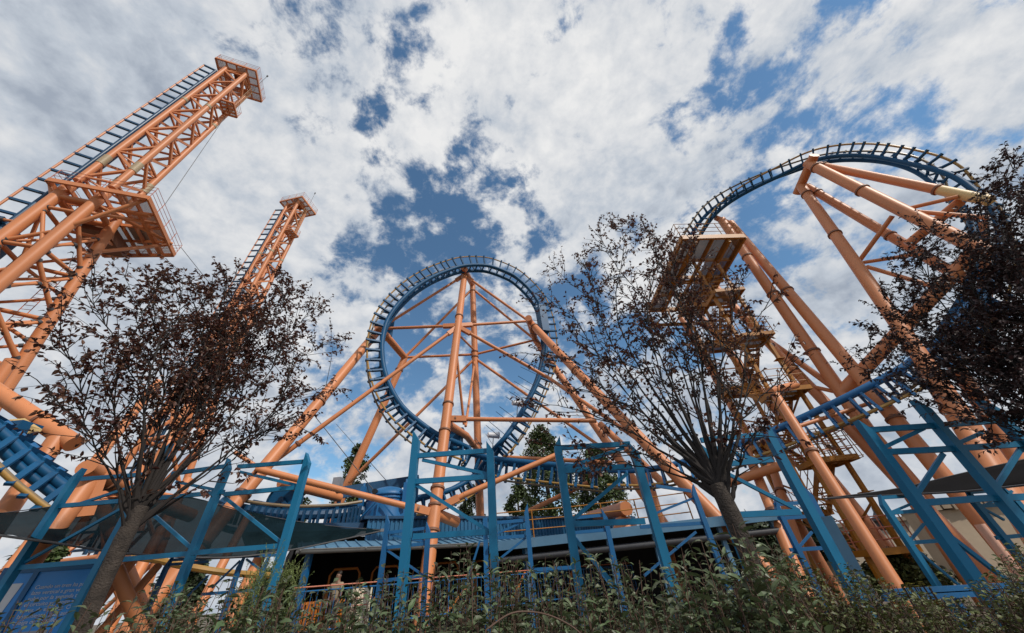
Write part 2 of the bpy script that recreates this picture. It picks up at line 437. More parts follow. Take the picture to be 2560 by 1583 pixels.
# ------------------------------------------------------------------ supports made of painted tubes
def support(name, label, segs, group=None, cat='support frame', rs=1.0):
    """segs: (p, q, radius, flange positions, part name, material)"""
    base = min((s[0] if s[0].z < s[1].z else s[1] for s in segs), key=lambda v: v.z)
    th = thing(name, (base.x, base.y, 0), label, cat, group)
    for s in segs:
        p, q, r = s[0], s[1], s[2] * rs
        fl = s[3] if len(s) > 3 else (); nm = s[4] if len(s) > 4 and s[4] else ('column' if s[2] > .24 else 'brace'); m = s[5] if len(s) > 5 else None
        column(th, nm, p, q, r, fl, m)
    return th


def down(p, q, z=0.0):
    """extend the line p->q until height z"""
    t = (z - p.z) / (q.z - p.z); return p + (q - p) * t


H = ph
Ntop = H(1161, 688, 24.3); Nbase = down(Ntop, H(1076, 1364, 18.3))
Mtop = H(1181, 712, 27.0); Mbase = down(Mtop, H(1201, 1298, 28.5))
LN = H(949, 822, 24.2); LNb = down(LN, H(596, 1248, 20.0), .0)
LB = H(1012, 894, 27.5); LBb = down(LB, H(868, 1212, 28), 0.)
RN = H(1322, 803, 24.4); RNb = down(RN, H(1778, 1281, 19), 0.)
RB = H(1338, 850, 27.5); RBb = down(RB, H(1659, 1308, 25), 0.)
capd = (Ntop - Mtop).normalized()


def onN(y):                                                   # point of the near column at image row y
    best = None
    for k in range(201):
        p = Ntop.lerp(Nbase, k / 200); d = p - EYE; yy = 791.5 - FPX * d.dot(UP) / d.dot(FW)
        if best is None or abs(yy - y) < best[0]: best = (abs(yy - y), p)
    return best[1]


def onM(y):
    best = None
    for k in range(201):
        p = Mtop.lerp(Mbase, k / 200); d = p - EYE; yy = 791.5 - FPX * d.dot(UP) / d.dot(FW)
        if best is None or abs(yy - y) < best[0]: best = (abs(yy - y), p)
    return best[1]


def tN(y): return (onN(y) - Ntop).length / (Nbase - Ntop).length
def tM(y): return (onM(y) - Mtop).length / (Mbase - Mtop).length


segs = [(Ntop + (Ntop - Nbase).normalized() * .3, Nbase, .37, (tN(693), tN(797), tN(1015), tN(1080), tN(1228), tN(1268), tN(1330))),
        (Mtop + V((0, 0, .2)), Mbase, .37, (tM(732), tM(882), tM(895), tM(1112))),
        (LN + (LN - LNb).normalized() * .2, LNb, .37, (.09, .42, .70, .80)), (LB, LBb, .36, (.07, .6)),
        (RN + (RN - RNb).normalized() * .2, RNb, .37, (.06, .35, .6)), (RB, RBb, .36, (.1, .6)),
        (H(1158, 669, 23.2), Mtop + (Mtop - H(1158, 669, 23.2)).normalized() * .3, .36, (), 'cross_tube'),
        (H(944, 815, 23.3), LB + V((0, 0, 0)), .36, (), 'cross_tube'), (H(1321, 795, 23.3), RB, .36, (), 'cross_tube'),
        (Ntop, LN, .15), (Ntop, RN, .15), (Mtop - V((0, 0, .6)), LB, .15), (Mtop - V((0, 0, .6)), RB, .15),
        (LN, onN(814), .15), (onN(814), RN, .15),
        (LB, onM(885), .14), (onM(885), RB, .14),
        (onN(818), H(690, 1150, 21.5), .16, (.92,)), (onN(818), H(1372, 945, 23.2), .16), (H(1372, 945, 23.2), H(1640, 1130, 21), .16),
        (onM(895), H(872, 1206, 27.8), .15), (onM(895), H(1455, 1084, 26.5), .15), (H(1455, 1084, 26.5), H(1640, 1215, 25.5), .15),
        (onN(862), H(1160, 1062, 24), .12), (onM(898), H(1164, 1066, 24), .12), (onN(834), onM(876), .12),
        (onN(1048), H(1490, 1052, 21), .16, (.06,)),
        (onN(1056), H(1166, 1090, 23.4), .30, (), 'saddle_tube'), (H(1166, 1090, 23.4), onM(1124), .28, (.5,), 'saddle_tube'),
        (onN(1281), H(640, 1172, 19.0), .17, (.1,)), (onN(1278), H(1160, 1238, 18.6), .17), (H(1160, 1238, 18.6), H(1390, 1138, 19.5), .17, (.3,)),
        (onN(1285), H(1142, 1306, 19.6), .30, (), 'stub_tube'),
        (H(1322, 1278, 22.5), H(1470, 1207, 22), .16), (H(1259, 1143, 25), H(1530, 1157, 23), .16), (H(700, 1205, 20), H(850, 1245, 22), .26)]
sup = support('loop_support', 'salmon tube frame carrying the vertical loop with a central leaning mast', segs, rs=.80)
# bolted gusset plates on the near mast
for (p, q) in ((onN(814), LN), (onN(814), RN), (onN(818), H(690, 1150, 21.5)), (onN(818), H(1372, 945, 23.2)), (onN(1048), H(1490, 1052, 21)), (onN(1281), H(640, 1172, 19)), (onN(1278), H(1160, 1238, 18.6)), (Ntop, LN), (Ntop, RN)):
    d = (q - p).normalized(); MB().beam(p + d * .2, p + d * 1.2, .30, .32).build('gusset_plate', ORANGE, sup, smooth=False)
bm_ = MB()
bm_.box(H(1138, 1095, 22.9), .9, .9, .9); bm_.box(H(1138, 1080, 22.9), 1.3, 1.2, .08)
bm_.build('track_saddle', BLUE, sup, smooth=False)
for (x, y, h, sx, sz) in ((1356, 800, 25.3, .7, 3.0), (975, 815, 25, .6, 2.6)):
    MB().box(H(x, y, h), sx, .9, sz, (LU, LN_, UPV)).build('track_bracket', BLUE, sup, smooth=False)


def z16(x, y): return (1600 + x / 2.52, 330 + y / 2.52)


# arch supports on the right
C1t = H(2019, 408, 23.8); C2t = H(2001, 463, 24.6)
C1b = H(2470, 633, 21.5); C2m = H(2223, 770, 21.5); C2b = down(C2t, H(2435, 1083, 19.0))
C3b = H(2420, 705, 23.5)
J0 = H(2104, 983, 21.5)
D1t = H(1804, 550, 23.2); D2t = H(1826, 558, 24.2)
segs = [(H(2036, 388, 23.5), H(1993, 484, 24.9), .40, (), 'cross_tube'),
        (C1t, C1b, .42, (.08, .42)), (C2t, C2b, .40, (.06, .27)), (H(2017, 466, 24.7), C3b, .34, (.1, .62)),
        (H(2046, 413, 24.0), H(2352, 476, 23.4), .33, (.06, .98)), (H(2352, 476, 23.4), H(2475, 502, 23), .335, (), 'column', FADED),
        (H(2231, 540, 22.7), H(2148, 653, 23.2), .16), (H(2259, 524, 22.6), H(2395, 492, 23), .14), (H(2275, 528, 22.5), H(2470, 545, 22.5), .15),
        (H(2155, 657, 23.2), H(2290, 636, 23.6), .14), (H(2167, 667, 23.2), H(2360, 724, 22.8), .15),
        (H(2400, 505, 23.6), H(2270, 612, 23.2), .32, (), 'cross_tube'), (H(2440, 625, 22.5), J0, .42, (), 'cross_tube'),
        (H(2455, 560, 24), H(2470, 900, 23), .30), (H(2300, 900, 21), down(H(2300, 900, 21), H(2420, 1083, 19)), .42, (.3,)), (H(2380, 900, 22), down(H(2380, 900, 22), H(2500, 1083, 21)), .36)]
support('arch_support', 'fan of thick salmon tubes holding up the arched track behind the dark right tree', segs, rs=.66)
segs = [(D1t, down(D1t, J0), .40, (.2, .36, .55, .70)), (D2t, down(D2t, H(2250, 1062, 20.5)), .39, (.37, .74)),
        (H(1898, 834, 24), J0, .22, (.5,)), (H(1786, 715, 25), down(H(1786, 715, 25), H(2070, 1014, 22)), .36, (.3, .6)), (H(1735, 770, 26), down(H(1735, 770, 26), H(1960, 1050, 23)), .33, (.4,)),
        (H(1790, 545, 23), H(1832, 562, 24.4), .28, (), 'cross_tube'),
        (H(2000, 960, 22.5), J0, .14), (J0, H(2330, 1250, 20), .16), (H(1700, 790, 25.5), down(H(1700, 790, 25.5), H(1848, 1050, 24)), .30, (.5,))]
support('incline_support', 'pair of long salmon tubes slanting from the ochre platform down to the right', segs, rs=.68)
G0 = H(1938, 985, 17.5)
segs = [(G0, down(G0, H(2100, 1241, 15.8)), .36, (.36, .9)), (H(1925, 978, 17.4), H(1990, 962, 19.2), .36, (), 'cross_tube'), (H(1985, 1070, 18.5), H(2200, 1000, 21), .18)]
support('single_post_support', 'lone salmon post in front of the low track beside the ochre stairs', segs, rs=.44)
segs = [(H(1858, 1105, 21), down(H(1858, 1105, 21), H(1935, 1290, 19)), .28, (.5,)), (H(1800, 1215, 19.5), H(1950, 1165, 19.5), .26), (H(1905, 1090, 23), down(H(1905, 1090, 23), H(1975, 1300, 21)), .26, (.4,)),
        (H(1500, 1060, 24), H(1660, 1210, 22.5), .30), (H(1618, 1180, 24), down(H(1618, 1180, 24), H(1655, 1310, 23)), .26)]
support('low_track_support', 'short salmon posts under the low track behind the centre tree', segs, rs=.72)


# ------------------------------------------------------------------ the two lift towers
def deck(th, name, corners, z, thick=.28, inner=3, m=ORANGE, hole=None, rail=True, rm=RAILING_R, rh=1.1, gm=None):
    """platform: edge frame, joists, grating and a railing"""
    c = [V((p[0], p[1], z)) for p in corners]
    f = MB()
    for i in range(4): f.beam(c[i], c[(i + 1) % 4], .14, thick)
    for k in range(1, inner + 1):
        t = k / (inner + 1); f.beam(c[0].lerp(c[1], t), c[3].lerp(c[2], t), .10, thick * .8)
    f.beam(c[0].lerp(c[3], .5), c[1].lerp(c[2], .5), .12, thick * .8); f.beam(c[0].lerp(c[3], .27), c[1].lerp(c[2], .27), .09, thick * .7); f.beam(c[0].lerp(c[3], .75), c[1].lerp(c[2], .75), .09, thick * .7)
    o = f.build(name, m, th, smooth=False)
    gpl = MB(); up = V((0, 0, thick / 2 + .03))
    if hole:
        u0, u1, v0, v1 = hole
        def q(u, v): return c[0].lerp(c[1], u).lerp(c[3].lerp(c[2], u), v) + up
        for (a, b, d, e) in ((0, u0, 0, 1), (u1, 1, 0, 1), (u0, u1, 0, v0), (u0, u1, v1, 1)):
            if b - a > .02 and e - d > .02: gpl.prism([q(a, d), q(b, d), q(b, e), q(a, e)], (0, 0, .04))
    else:
        gpl.prism([p + up for p in c], (0, 0, .04))
    sub(gpl, 'grating', gm or GRATE, o, smooth=False)
    if rail: sub(railing(MB(), [p + V((0, 0, thick / 2)) for p in c], h=rh, step=1.3), 'railing', rm, o)
    return o


def ladder(mb, p, q, w=.45, side=(1, 0, 0), step=.32, r=.022):
    p = V(p); q = V(q); s_ = V(side) * (w / 2)
    mb.tube(p - s_, q - s_, r, seg=5); mb.tube(p + s_, q + s_, r, seg=5)
    n = int((q - p).length / step)
    for k in range(1, n): c = p.lerp(q, k / n); mb.tube(c - s_, c + s_, r * .8, seg=4)
    return mb


def tower(name, label, C, z0, z1, tdir, zlow=0.0, splay=None, bay=3.9, group=None, rcol=.225, rleg=.33):
    ctr = (sum(p[0] for p in C) / 4, sum(p[1] for p in C) / 4)
    th = thing(name, (ctr[0], ctr[1], 0), label, 'lift tower', group)
    e1 = V((C[1][0] - C[0][0], C[1][1] - C[0][1], 0)); w = e1.length; e1.normalize(); e2 = V((-e1.y, e1.x, 0))
    P = lambda k, z: V((C[k % 4][0], C[k % 4][1], z))
    for k in range(4):
        o = MB().tube(P(k, z0 + .2), P(k, z1 - .1), rcol, seg=16).build('column', ORANGE, th)
        for zz in (z0 + 2.6, z0 + .60 * (z1 - z0)): sub(MB().tube(P(k, zz), P(k, zz + (1.1 if zz < z0 + 3 else .35)), rcol + .03, seg=16), 'splice_collar', SPLICE, o)
    nb = int((z1 - z0 - 1) / bay)
    for k in range(4):
        mb = MB()
        for i in range(nb + 1):
            za = z0 + .8 + i * bay; zb = za + bay * .5
            a = P(k, za); b = P(k + 1, min(zb, z1 - .3)); nrm = (P(k, 0) - V((ctr[0], ctr[1], 0)) + P(k + 1, 0) - V((ctr[0], ctr[1], 0)))
            if za < z1 - .4:
                mb.beam(a, b, .20, .17, nrm)
                mb.beam(b, P(k, min(za + bay, z1 - .3)), .20, .17, nrm)
                mb.beam(a, P(k + 1, za), .15, .14)
        mb.beam(P(k, z1 - .3), P(k + 1, z1 - .3), .2, .25)
        mb.build('lattice_panel', ORANGE, th, smooth=False)
    # inner diagonals, catch-car guide and cable bundle inside the shaft
    mb = MB()
    for i in range(nb): mb.beam(P(0, z0 + .8 + i * bay), P(2, z0 + .8 + i * bay), .10, .12)
    mb.build('shaft_strut', ORANGE, th, smooth=False)
    # top platform
    lo = V((ctr[0], ctr[1], 0))
    def rect(u0, u1, v0, v1): return [lo + e1 * u + e2 * v for u, v in ((u0, v0), (u1, v0), (u1, v1), (u0, v1))]
    deck(th, 'top_platform', rect(-w / 2 - 1.1, w / 2 + .95, -w / 2 - .55, w / 2 + 1.0), z1 + .15, .3, 3, hole=(.3, .7, .35, .8))
    tb = MB(); tb.box(lo + V((0, 0, z1 + .7)), 1.3, 1.0, .8, (e1, e2, UPV)); tb.tube(lo + V((0, 0, z1 + .9)) - e2 * .8, lo + V((0, 0, z1 + .9)) + e2 * .8, .5, seg=20)
    tb.build('sheave_housing', ORANGE_D, th, smooth=False)
    for s_ in (-1, 1):
        p = lo + e1 * (s_ * (w / 2 + .4)) + e2 * .6 + V((0, 0, z1 + .3))
        a = MB().tube(p, p + V((0, 0, 4.2)), .025, seg=6).build('lightning_rod', DGREY, th); MB().tube(p, p, .1) ; sub(MB().tube(p + V((0, 0, 4.1)), p + V((0, 0, 4.4)), .09, .09, 8), 'rod_tip', DGREY, a)
    # small access platform with ladder on the rear side
    r2 = rect(w / 2 - .1, w / 2 + 1.2, w / 2 - 1.7, w / 2 - .2)
    deck(th, 'rest_platform', r2, z1 - 7.3, .2, 1)
    lp = lo + e1 * (w / 2 + .55) + e2 * (w / 2 - .6)
    ladder(MB(), lp + V((0, 0, z1 - 7.2)), lp + V((0, 0, z1)), .5, e2).build('ladder', SPLICE, th)
    # vertical lift track on the left side
    b0 = lo - e1 * (w / 2 + .85) - e2 * .25; zt = z1 - 1.0; zb_ = zlow
    for s_ in (-1, 1):
        MB().tube(b0 + e2 * (s_ * .38) + V((0, 0, zb_)), b0 + e2 * (s_ * .38) + V((0, 0, zt)), .14, seg=10).build('spine_tube', NAVY, th)
        MB().tube(b0 + e2 * (s_ * .62) - e1 * 1.05 + V((0, 0, zb_)), b0 + e2 * (s_ * .62) - e1 * 1.05 + V((0, 0, zt)), .075, seg=7).build('running_rail', ORANGE, th)
    nt = int((zt - zb_) / 1.22)
    for i in range(nt + 1):
        z = zt - .05 - i * 1.22; mb = MB(); zz = V((0, 0, z))
        mb.beam(b0 - e2 * .5 + zz, b0 + e2 * .5 + zz, .12, .12)
        for s_ in (-1, 1): mb.beam(b0 + e2 * (s_ * .4) + zz, b0 + e2 * (s_ * .62) - e1 * 1.1 + zz, .16, .17)
        mb.build('crosstie', NAVY, th, smooth=False)
    return th, lo, e1, e2, w, P


T1C = [(-30.69, 11.61), (-28.89, 12.38), (-29.66, 14.18), (-31.46, 13.41)]
T2C = [(-34.18, 29.9), (-32.36, 29.67), (-32.12, 31.49), (-33.95, 31.73)]
t1, lo1, e11, e12, w1, P1 = tower('lift_tower', 'near salmon lattice tower in the top left corner with a wide deck halfway up', T1C, 27.0, 52.2, None, zlow=12.0, group='lift towers')
dk = deck(t1, 'middle_platform', [pz(119, 449, 25.9), pz(371, 495, 25.9), pz(436, 638, 25.9), pz(262, 640, 25.9)], 25.9, .35, 5, hole=(.02, .66, .03, .5))
mb = MB()                                                     # brackets and tubes carrying the wide deck
for k in (0, 1, 2, 3):
    mb.tube(P1(k, 25.2), P1(k + 1, 25.2), .2, seg=10)
for a, b in ((P1(1, 24.2), pz(400, 560, 26.2)), (P1(1, 22.5), pz(372, 497, 26.2)), (P1(2, 22.0), pz(420, 612, 26.2)), (P1(2, 24.0), pz(330, 640, 26.2)), (P1(1, 25.2), pz(430, 610, 26.0)), (P1(0, 24.8), pz(125, 452, 26.3))):
    mb.tube(a, b, .13, seg=10)
mb.tube(pz(345, 530, 25.7), pz(405, 645, 25.9), .14, seg=8); mb.tube(pz(150, 500, 25.8), pz(375, 540, 25.6), .16, seg=8)
mb.build('deck_bracket', ORANGE, t1)
mb = MB()
c_ = lo1 + e12 * 2.6 + V((0, 0, 25.2)); mb.box(c_, 2.0, 2.6, .9, (e11, e12, UPV)); mb.box(c_ + e11 * 1.8 + V((0, 0, 1.9)), 1.2, 2.2, 1.6, (e11, e12, UPV))
mb.build('winch_housing', ORANGE_D, t1, smooth=False)
for k in range(4):
    a = P1(k, 26.5); b = P1(k, 0) + (V((1.3, 3.4, 0)) if k == 2 else V((0, 0, 0)))
    column(t1, 'leg', a, b, .32, (.98,) if k < 2 else ())


def leg(k, z):
    b = P1(k, 0) + (V((1.3, 3.4, 0)) if k == 2 else V((0, 0, 0))); return P1(k, 26.5).lerp(b, 1 - z / 26.5)


def tbrace(p, q, r=.17):
    r *= .72
    bo = MB().tube(p, q, r, seg=10).build('brace', ORANGE, t1)
    d = (q - p).normalized(); L = (q - p).length
    for t in (.12, .88): sub(MB().tube(p + d * (L * t - .09), p + d * (L * t + .09), r + .04, seg=10), 'clamp_joint', DGREY, bo)


zs = [24.0, 20.4, 17.0, 13.6, 10.2, 6.8, 3.4]
for i, z in enumerate(zs):
    for k in (0, 1, 2, 3):
        if k in (0, 2, 3) or i % 2: tbrace(leg(k, z), leg(k + 1, z), .19)
    if i < len(zs) - 1:
        z2 = zs[i + 1]; zm = (z + z2) / 2
        tbrace(leg(1, z - .4), leg(2, z2 + .3)); tbrace(leg(0, z2), leg(1, zm)); tbrace(leg(3, z), leg(2, zm), .15); tbrace(leg(0, z), leg(3, z2), .15); tbrace(leg(0, zm), leg(0, zm) - e11 * 1.0, .13)
        mid = leg(1, zm).lerp(leg(2, zm), .5)
        tbrace(leg(1, z2 + .2), mid, .14); tbrace(mid, leg(2, zm - 1.2), .14)
        tbrace(leg(1, z), leg(3, z2), .13); tbrace(leg(2, z), leg(1, z2), .14); tbrace(leg(0, z2), leg(2, z), .13); tbrace(leg(0, z), leg(1, z2), .14); tbrace(leg(2, zm), leg(3, z2), .13)
ladder(MB(), lo1 + e12 * 2.4 + V((0, 0, 4)), lo1 + e12 * 2.4 + V((0, 0, 26)), .5, e11).build('ladder', RAILING_R, t1)
mb = MB(); b0 = lo1 - e11 * 1.9
for z in (15, 18.2, 21.5): mb.box(b0 - e11 * .7 + V((0, 0, z)), 1.3, 1.9, 2.0, (e11, e12, UPV)); mb.box(b0 - e11 * 1.4 + V((0, 0, z + .4)), .5, 2.3, .7, (e11, e12, UPV))
mb.build('catch_car', NAVY, t1, smooth=False)
t2, lo2, e21, e22, w2, P2 = tower('lift_tower', 'far slim salmon lattice tower rising behind the left plum tree', T2C, 22.0, 52.5, None, zlow=6.0, group='lift towers')
for k in range(4):
    a = P2(k, 23); b = P2(k, 0) + (P2(k, 0) - V((lo2.x, lo2.y, 0))) * 1.6
    column(t2, 'leg', a, b, .27, (.3, .7))
for z in (19, 14.5, 10, 5.5):
    for k in range(4):
        f = 1 + 1.6 * (1 - z / 23)
        a = V((lo2.x, lo2.y, z)) + (P2(k, 0) - V((lo2.x, lo2.y, 0))) * f; b = V((lo2.x, lo2.y, z)) + (P2(k + 1, 0) - V((lo2.x, lo2.y, 0))) * f
        MB().tube(a, b, .18, seg=9).build('brace', ORANGE, t2)
        f2 = 1 + 1.6 * (1 - (z - 4.2) / 23); b2 = V((lo2.x, lo2.y, z - 4.2)) + (P2(k + 1, 0) - V((lo2.x, lo2.y, 0))) * f2
        MB().tube(a, b2, .16, seg=9).build('brace', ORANGE, t2)
# steel cables from the towers to the station roof
for a, b, lb in ((pz(563, 292, 44), ph(412, 512, 30), 'upper steel cable running down the outside of the near tower'), (ph(452, 618, 31), ph(985, 1380 - 90, 22), 'steel cable dropping from the near tower deck to the station roof'),
                 (ph(840, 1060, 40), ph(968, 1204, 24), 'short steel cable ending on the blue beam above the station')):
    tag(MB().tube(a, b, .022, seg=5).build('cable', CABLE), lb, 'cable')

# ------------------------------------------------------------------ track and tube frame in the bottom left corner
def zl(x, y, h): return ph(x / 5.04, 960 + y / 5.04, h)


bt = thing('brake_track', zl(300, 900, 18), 'blue brake track with big crossties curving down in the lower left corner', 'coaster track')
ties = [(-150, 395), (15, 530), (180, 670), (345, 830), (510, 980), (690, 1120), (870, 1260), (1080, 1390)]
for i, (x, y) in enumerate(ties):
    c = zl(x, y, 18); lx = -330 - 20 * i; l_ = zl(x + lx, y + 200 + 22 * i, 17.2); r_ = zl(x + 285, y + 155, 18.8)
    MB().beam(c, l_, .08, .17, FW).beam(c, r_, .08, .26, FW).build('crosstie', BLUE, bt, smooth=False)
    if i < len(ties) - 1:
        x2, y2 = ties[i + 1]; d = zl(x2, y2, 18) - c; e = zl(x + 110, y + 80, 18.4); o = MB().box(e.lerp(e + d, .5), .34, .2, d.length * .82, None if False else ((r_ - c).normalized(), d.cross(r_ - c).normalized(), d.normalized())).build('brake_unit', BLUE, bt, smooth=False)
        sub(MB().tube(e + d * .1 + (r_ - c) * .12, e + d * .5 + (r_ - c) * .12, .17, seg=14), 'cylinder', POST2, o)
for off, r_, m_, nm in (((-70, 30), .15, BLUE, 'spine_tube'), ((-190, 130), .13, BLUE, 'spine_tube'), ((-330, 265), .075, YRAIL, 'running_rail'), ((-250, 300), .06, BRAIL, 'running_rail')):
    MB().path(spline([zl(x + off[0], y + off[1], 18.1 if r_ > .1 else 17.3) for x, y in ties], 5), r_, 10).build(nm, m_, bt)
a = ph(178, 1105, 20); b = ph(-90, 925, 24)
segs = [(a + (a - b).normalized() * .15, b, .42, (.28,), 'cross_tube'), (ph(143, 1098, 20.2), down(ph(143, 1098, 20.2), ph(-60, 1385, 19.4)), .40, ()), (ph(30, 900, 24), ph(-40, 1000, 24), .3),
        (ph(-5, 1090, 21), ph(60, 1062, 20.6), .28, (), 'saddle_tube')]
bs = support('brake_support', 'salmon tube with rounded end carrying the blue brake track at the left edge', segs, rs=.66)
MB().prism([ph(18, 1056, 19.4), ph(56, 1053, 19.3), ph(100, 1081, 19.0), ph(60, 1085, 19.2)], (0, 0, .1)).build('saddle_plate', FADED, bs, smooth=False)
MB().box(ph(38, 1090, 19.4), .6, .6, .8).build('saddle_block', BLUE, bs, smooth=False)
a = ph(216, 1168, 13); b = ph(330, 1235, 14.8)
segs = [(a, b, .27, (.45,), 'stub_tube'), (ph(222, 1205, 13.4), down(ph(222, 1205, 13.4), ph(60, 1420, 12.9)), .29, ()), (b, ph(480, 1290, 16), .26)]
s2 = support('stub_support', 'short salmon tube with a flat round end behind the leftmost blue post', segs, rs=.70)
MB().beam(ph(185, 1235, 13.3), ph(255, 1230, 13.3), .12, 1.0).build('gusset_plate', ORANGE, s2, smooth=False)
segs = [(ph(250, 1255, 16), down(ph(250, 1255, 16), ph(290, 1360, 15)), .3, ()), (ph(395, 955, 30), down(ph(395, 955, 30), ph(225, 1170, 27)), .42, (.2, .5, .75)), (ph(290, 1420, 12), down(ph(290, 1420, 12), ph(322, 1500, 12)), .22), (ph(330, 1400, 13), down(ph(330, 1400, 13), ph(250, 1500, 12.6)), .22),
        (ph(470, 1200, 22), down(ph(470, 1200, 22), ph(330, 1460, 20)), .34, (.3,)), (ph(620, 1290, 18), down(ph(620, 1290, 18), ph(535, 1450, 17)), .26), (ph(395, 1415, 13), down(ph(395, 1415, 13), ph(330, 1490, 12.6)), .16), (ph(430, 1080, 30), ph(350, 1330, 28), .26), (ph(585, 1130, 25), ph(640, 1165, 25), .2),
        (ph(700, 1290, 22), down(ph(700, 1290, 22), ph(632, 1430, 20.5)), .42)]
support('left_leg_group', 'slanting salmon legs seen through the dark mesh sail behind the left tree', segs, rs=.52)
yr = [ph(300, 1388, 16), ph(380, 1398, 15.4), ph(470, 1417, 15), ph(570, 1432, 15), ph(690, 1440, 15.6)]
tag(MB().path(spline(yr, 8), .085, 8).build('guide_rail', YRAIL), 'yellow curved rail low down behind the left blue posts', 'rail')


# ------------------------------------------------------------------ ochre stair tower with its maintenance platform
st = thing('stair_tower', (12.5, 17, 0), 'ochre steel stair tower with zigzag flights under a large overhanging platform', 'stair tower')
deck(st, 'platform', [(10.45, 13.6), (14.36, 13.95), (14.5, 20.8), (10.3, 20.4)], 17.0, .32, 3, m=STAIR, rm=STAIR, hole=(.35, .62, .3, 1.0), rh=1.15, gm=GRATE_B)
mb = MB()
for x0, y0, x1, y1 in ((10.35, 17.2, 14.45, 17.5), (11.2, 13.7, 11.2, 20.5), (13.3, 13.9, 13.4, 20.6)): mb.beam((x0, y0, 16.75), (x1, y1, 16.75), .14, .26)
mb.beam((10.3, 20.4, 15.6), (14.5, 20.8, 15.6), .14, .2)
for x in (10.3, 11.7, 13.1, 14.5): mb.beam((x, 20.55, 15.6), (x, 20.55, 17), .08, .1)
for x in (10.3, 11.7, 13.1): mb.beam((x, 20.55, 15.6), (x + 1.4, 20.6, 17), .08, .1)
mb.build('platform_beam', STAIR, st, smooth=False)
XA, XB, YF, YR = 13.28, 11.9, 15.7, 18.9
for x, y in ((XA, YF), (XB, YF), (XB, YR), (XA, YR)):
    o = MB().beam((x, y, 0), (x, y, 17), .15, .15, (0, 1, 0)).build('corner_post', STAIR, st, smooth=False)
    pl = MB()
    for z in (3.5, 6.5, 9.6, 12.6): pl.box((x, y, z), .38, .38, .03)
    sub(pl, 'splice_plate', STAIR, o, smooth=False)
lev = [1.6 + 1.55 * i for i in range(10)]
for i, z in enumerate(lev):
    near = i % 2 == 0
    y0, y1 = (YF - .55, YF + .75) if near else (YR - .75, YR + .55)
    f = MB()
    c = [V((XB - .15, y0, z)), V((XA + .15, y0, z)), V((XA + .15, y1, z)), V((XB - .15, y1, z))]
    for k in range(4): f.beam(c[k], c[(k + 1) % 4], .06, .2)
    f.beam(c[0].lerp(c[3], .5), c[1].lerp(c[2], .5), .06, .12)
    lo_ = f.build('landing', STAIR, st, smooth=False)
    sub(MB().prism([p + V((0, 0, .08)) for p in c], (0, 0, .03)), 'grating', GRATE_B, lo_, smooth=False)
    sub(railing(MB(), [c[3], c[0], c[1], c[2]] if near else [c[0], c[3], c[2], c[1]], closed=False, h=1.05, step=.7), 'railing', RAILING_R if i < 4 else STAIR, lo_)
    if i < len(lev) - 1:
        z2 = lev[i + 1]; x = (XB + .35) if near else (XA - .35)
        ya, yb = (y1, YR - .75) if near else (y0, YF + .75)
        fl = MB()
        for s_ in (-.33, .33): fl.beam((x + s_, ya, z), (x + s_, yb, z2), .05, .22)
        n = 7
        for k in range(1, n + 1): t = k / (n + 1); fl.box((x, ya + (yb - ya) * t, z + (z2 - z) * t + .08), .62, .24, .04)
        fo = fl.build('stair_flight', STAIR, st, smooth=False)
        hr = MB()
        for s_ in (-.36, .36):
            for h in (.55, 1.05): hr.tube((x + s_, ya, z + h), (x + s_, yb, z2 + h), .02, seg=5)
            for t in (.05, .5, .95): hr.tube((x + s_, ya + (yb - ya) * t, z + (z2 - z) * t), (x + s_, ya + (yb - ya) * t, z + (z2 - z) * t + 1.05), .02, seg=5)
        sub(hr, 'handrail', STAIR, fo)
mb = MB()
for i in range(len(lev) - 1):
    mb.beam((XB, YF, lev[i]), (XB, YR, lev[i + 1]), .05, .07); mb.beam((XA, YR, lev[i]), (XA, YF, lev[i + 1]), .05, .07) if i % 3 == 0 else None
mb.build('brace', STAIR, st, smooth=False)

# rope-net like safety cages hung beside the stair
for cx, cy, z in ((12.6, 14.8, 4.6),):
    mb = MB()
    for a in range(3):
        for i in range(5): mb.tube((cx + i * .35 - .7, cy + a * .45, z), (cx + i * .35 - .75, cy + a * .45 + .1, z + 1.3), .017, seg=4)
        for j in range(4): mb.tube((cx - .75, cy + a * .45, z + j * .4), (cx + .75, cy + a * .45, z + j * .4 + .06), .017, seg=4)
    for i in range(5): mb.tube((cx + i * .35 - .7, cy, z), (cx + i * .35 - .7, cy + .9, z), .017, seg=4)
    mb.build('safety_cage', STAIR, st)


# ------------------------------------------------------------------ blue steel trestle frames (front row and smaller rear row)
def trestle(label, Y, posts, rails, braces, w=.135, rw=.058, m=POST, zb=0.0, group='blue steel trestle frames'):
    P0 = py(*posts[0][0], Y) if not callable(Y) else None
    th = thing('steel_trestle', (P0.x, P0.y, 0), label, 'trestle', group)
    for (x, y), slant in posts:
        p = py(x, y, Y); h = .2; X, Yv = w / 2, w / 2
        zl, zr = (p.z, p.z - h) if slant < 0 else (p.z - h, p.z)
        if slant == 0: zl = zr = p.z
        vs = [V((p.x + i * X, p.y + j * Yv, z)) for z, i, j in ((zb, -1, -1), (zb, 1, -1), (zb, 1, 1), (zb, -1, 1), (zl, -1, -1), (zr, 1, -1), (zr, 1, 1), (zl, -1, 1))]
        MB().add(vs, [(0, 3, 2, 1), (4, 5, 6, 7), (0, 1, 5, 4), (1, 2, 6, 5), (2, 3, 7, 6), (3, 0, 4, 7)]).build('post', m, th, smooth=False)
    for (a, b) in rails:
        MB().beam(py(*a, Y + .012), py(*b, Y + .012), rw, rw * 1.5).build('rail', m, th, smooth=False)
    for (a, b) in braces:
        MB().beam(py(*a, Y + .03), py(*b, Y + .03), rw * .8, rw).build('brace', m, th, smooth=False)
    return th


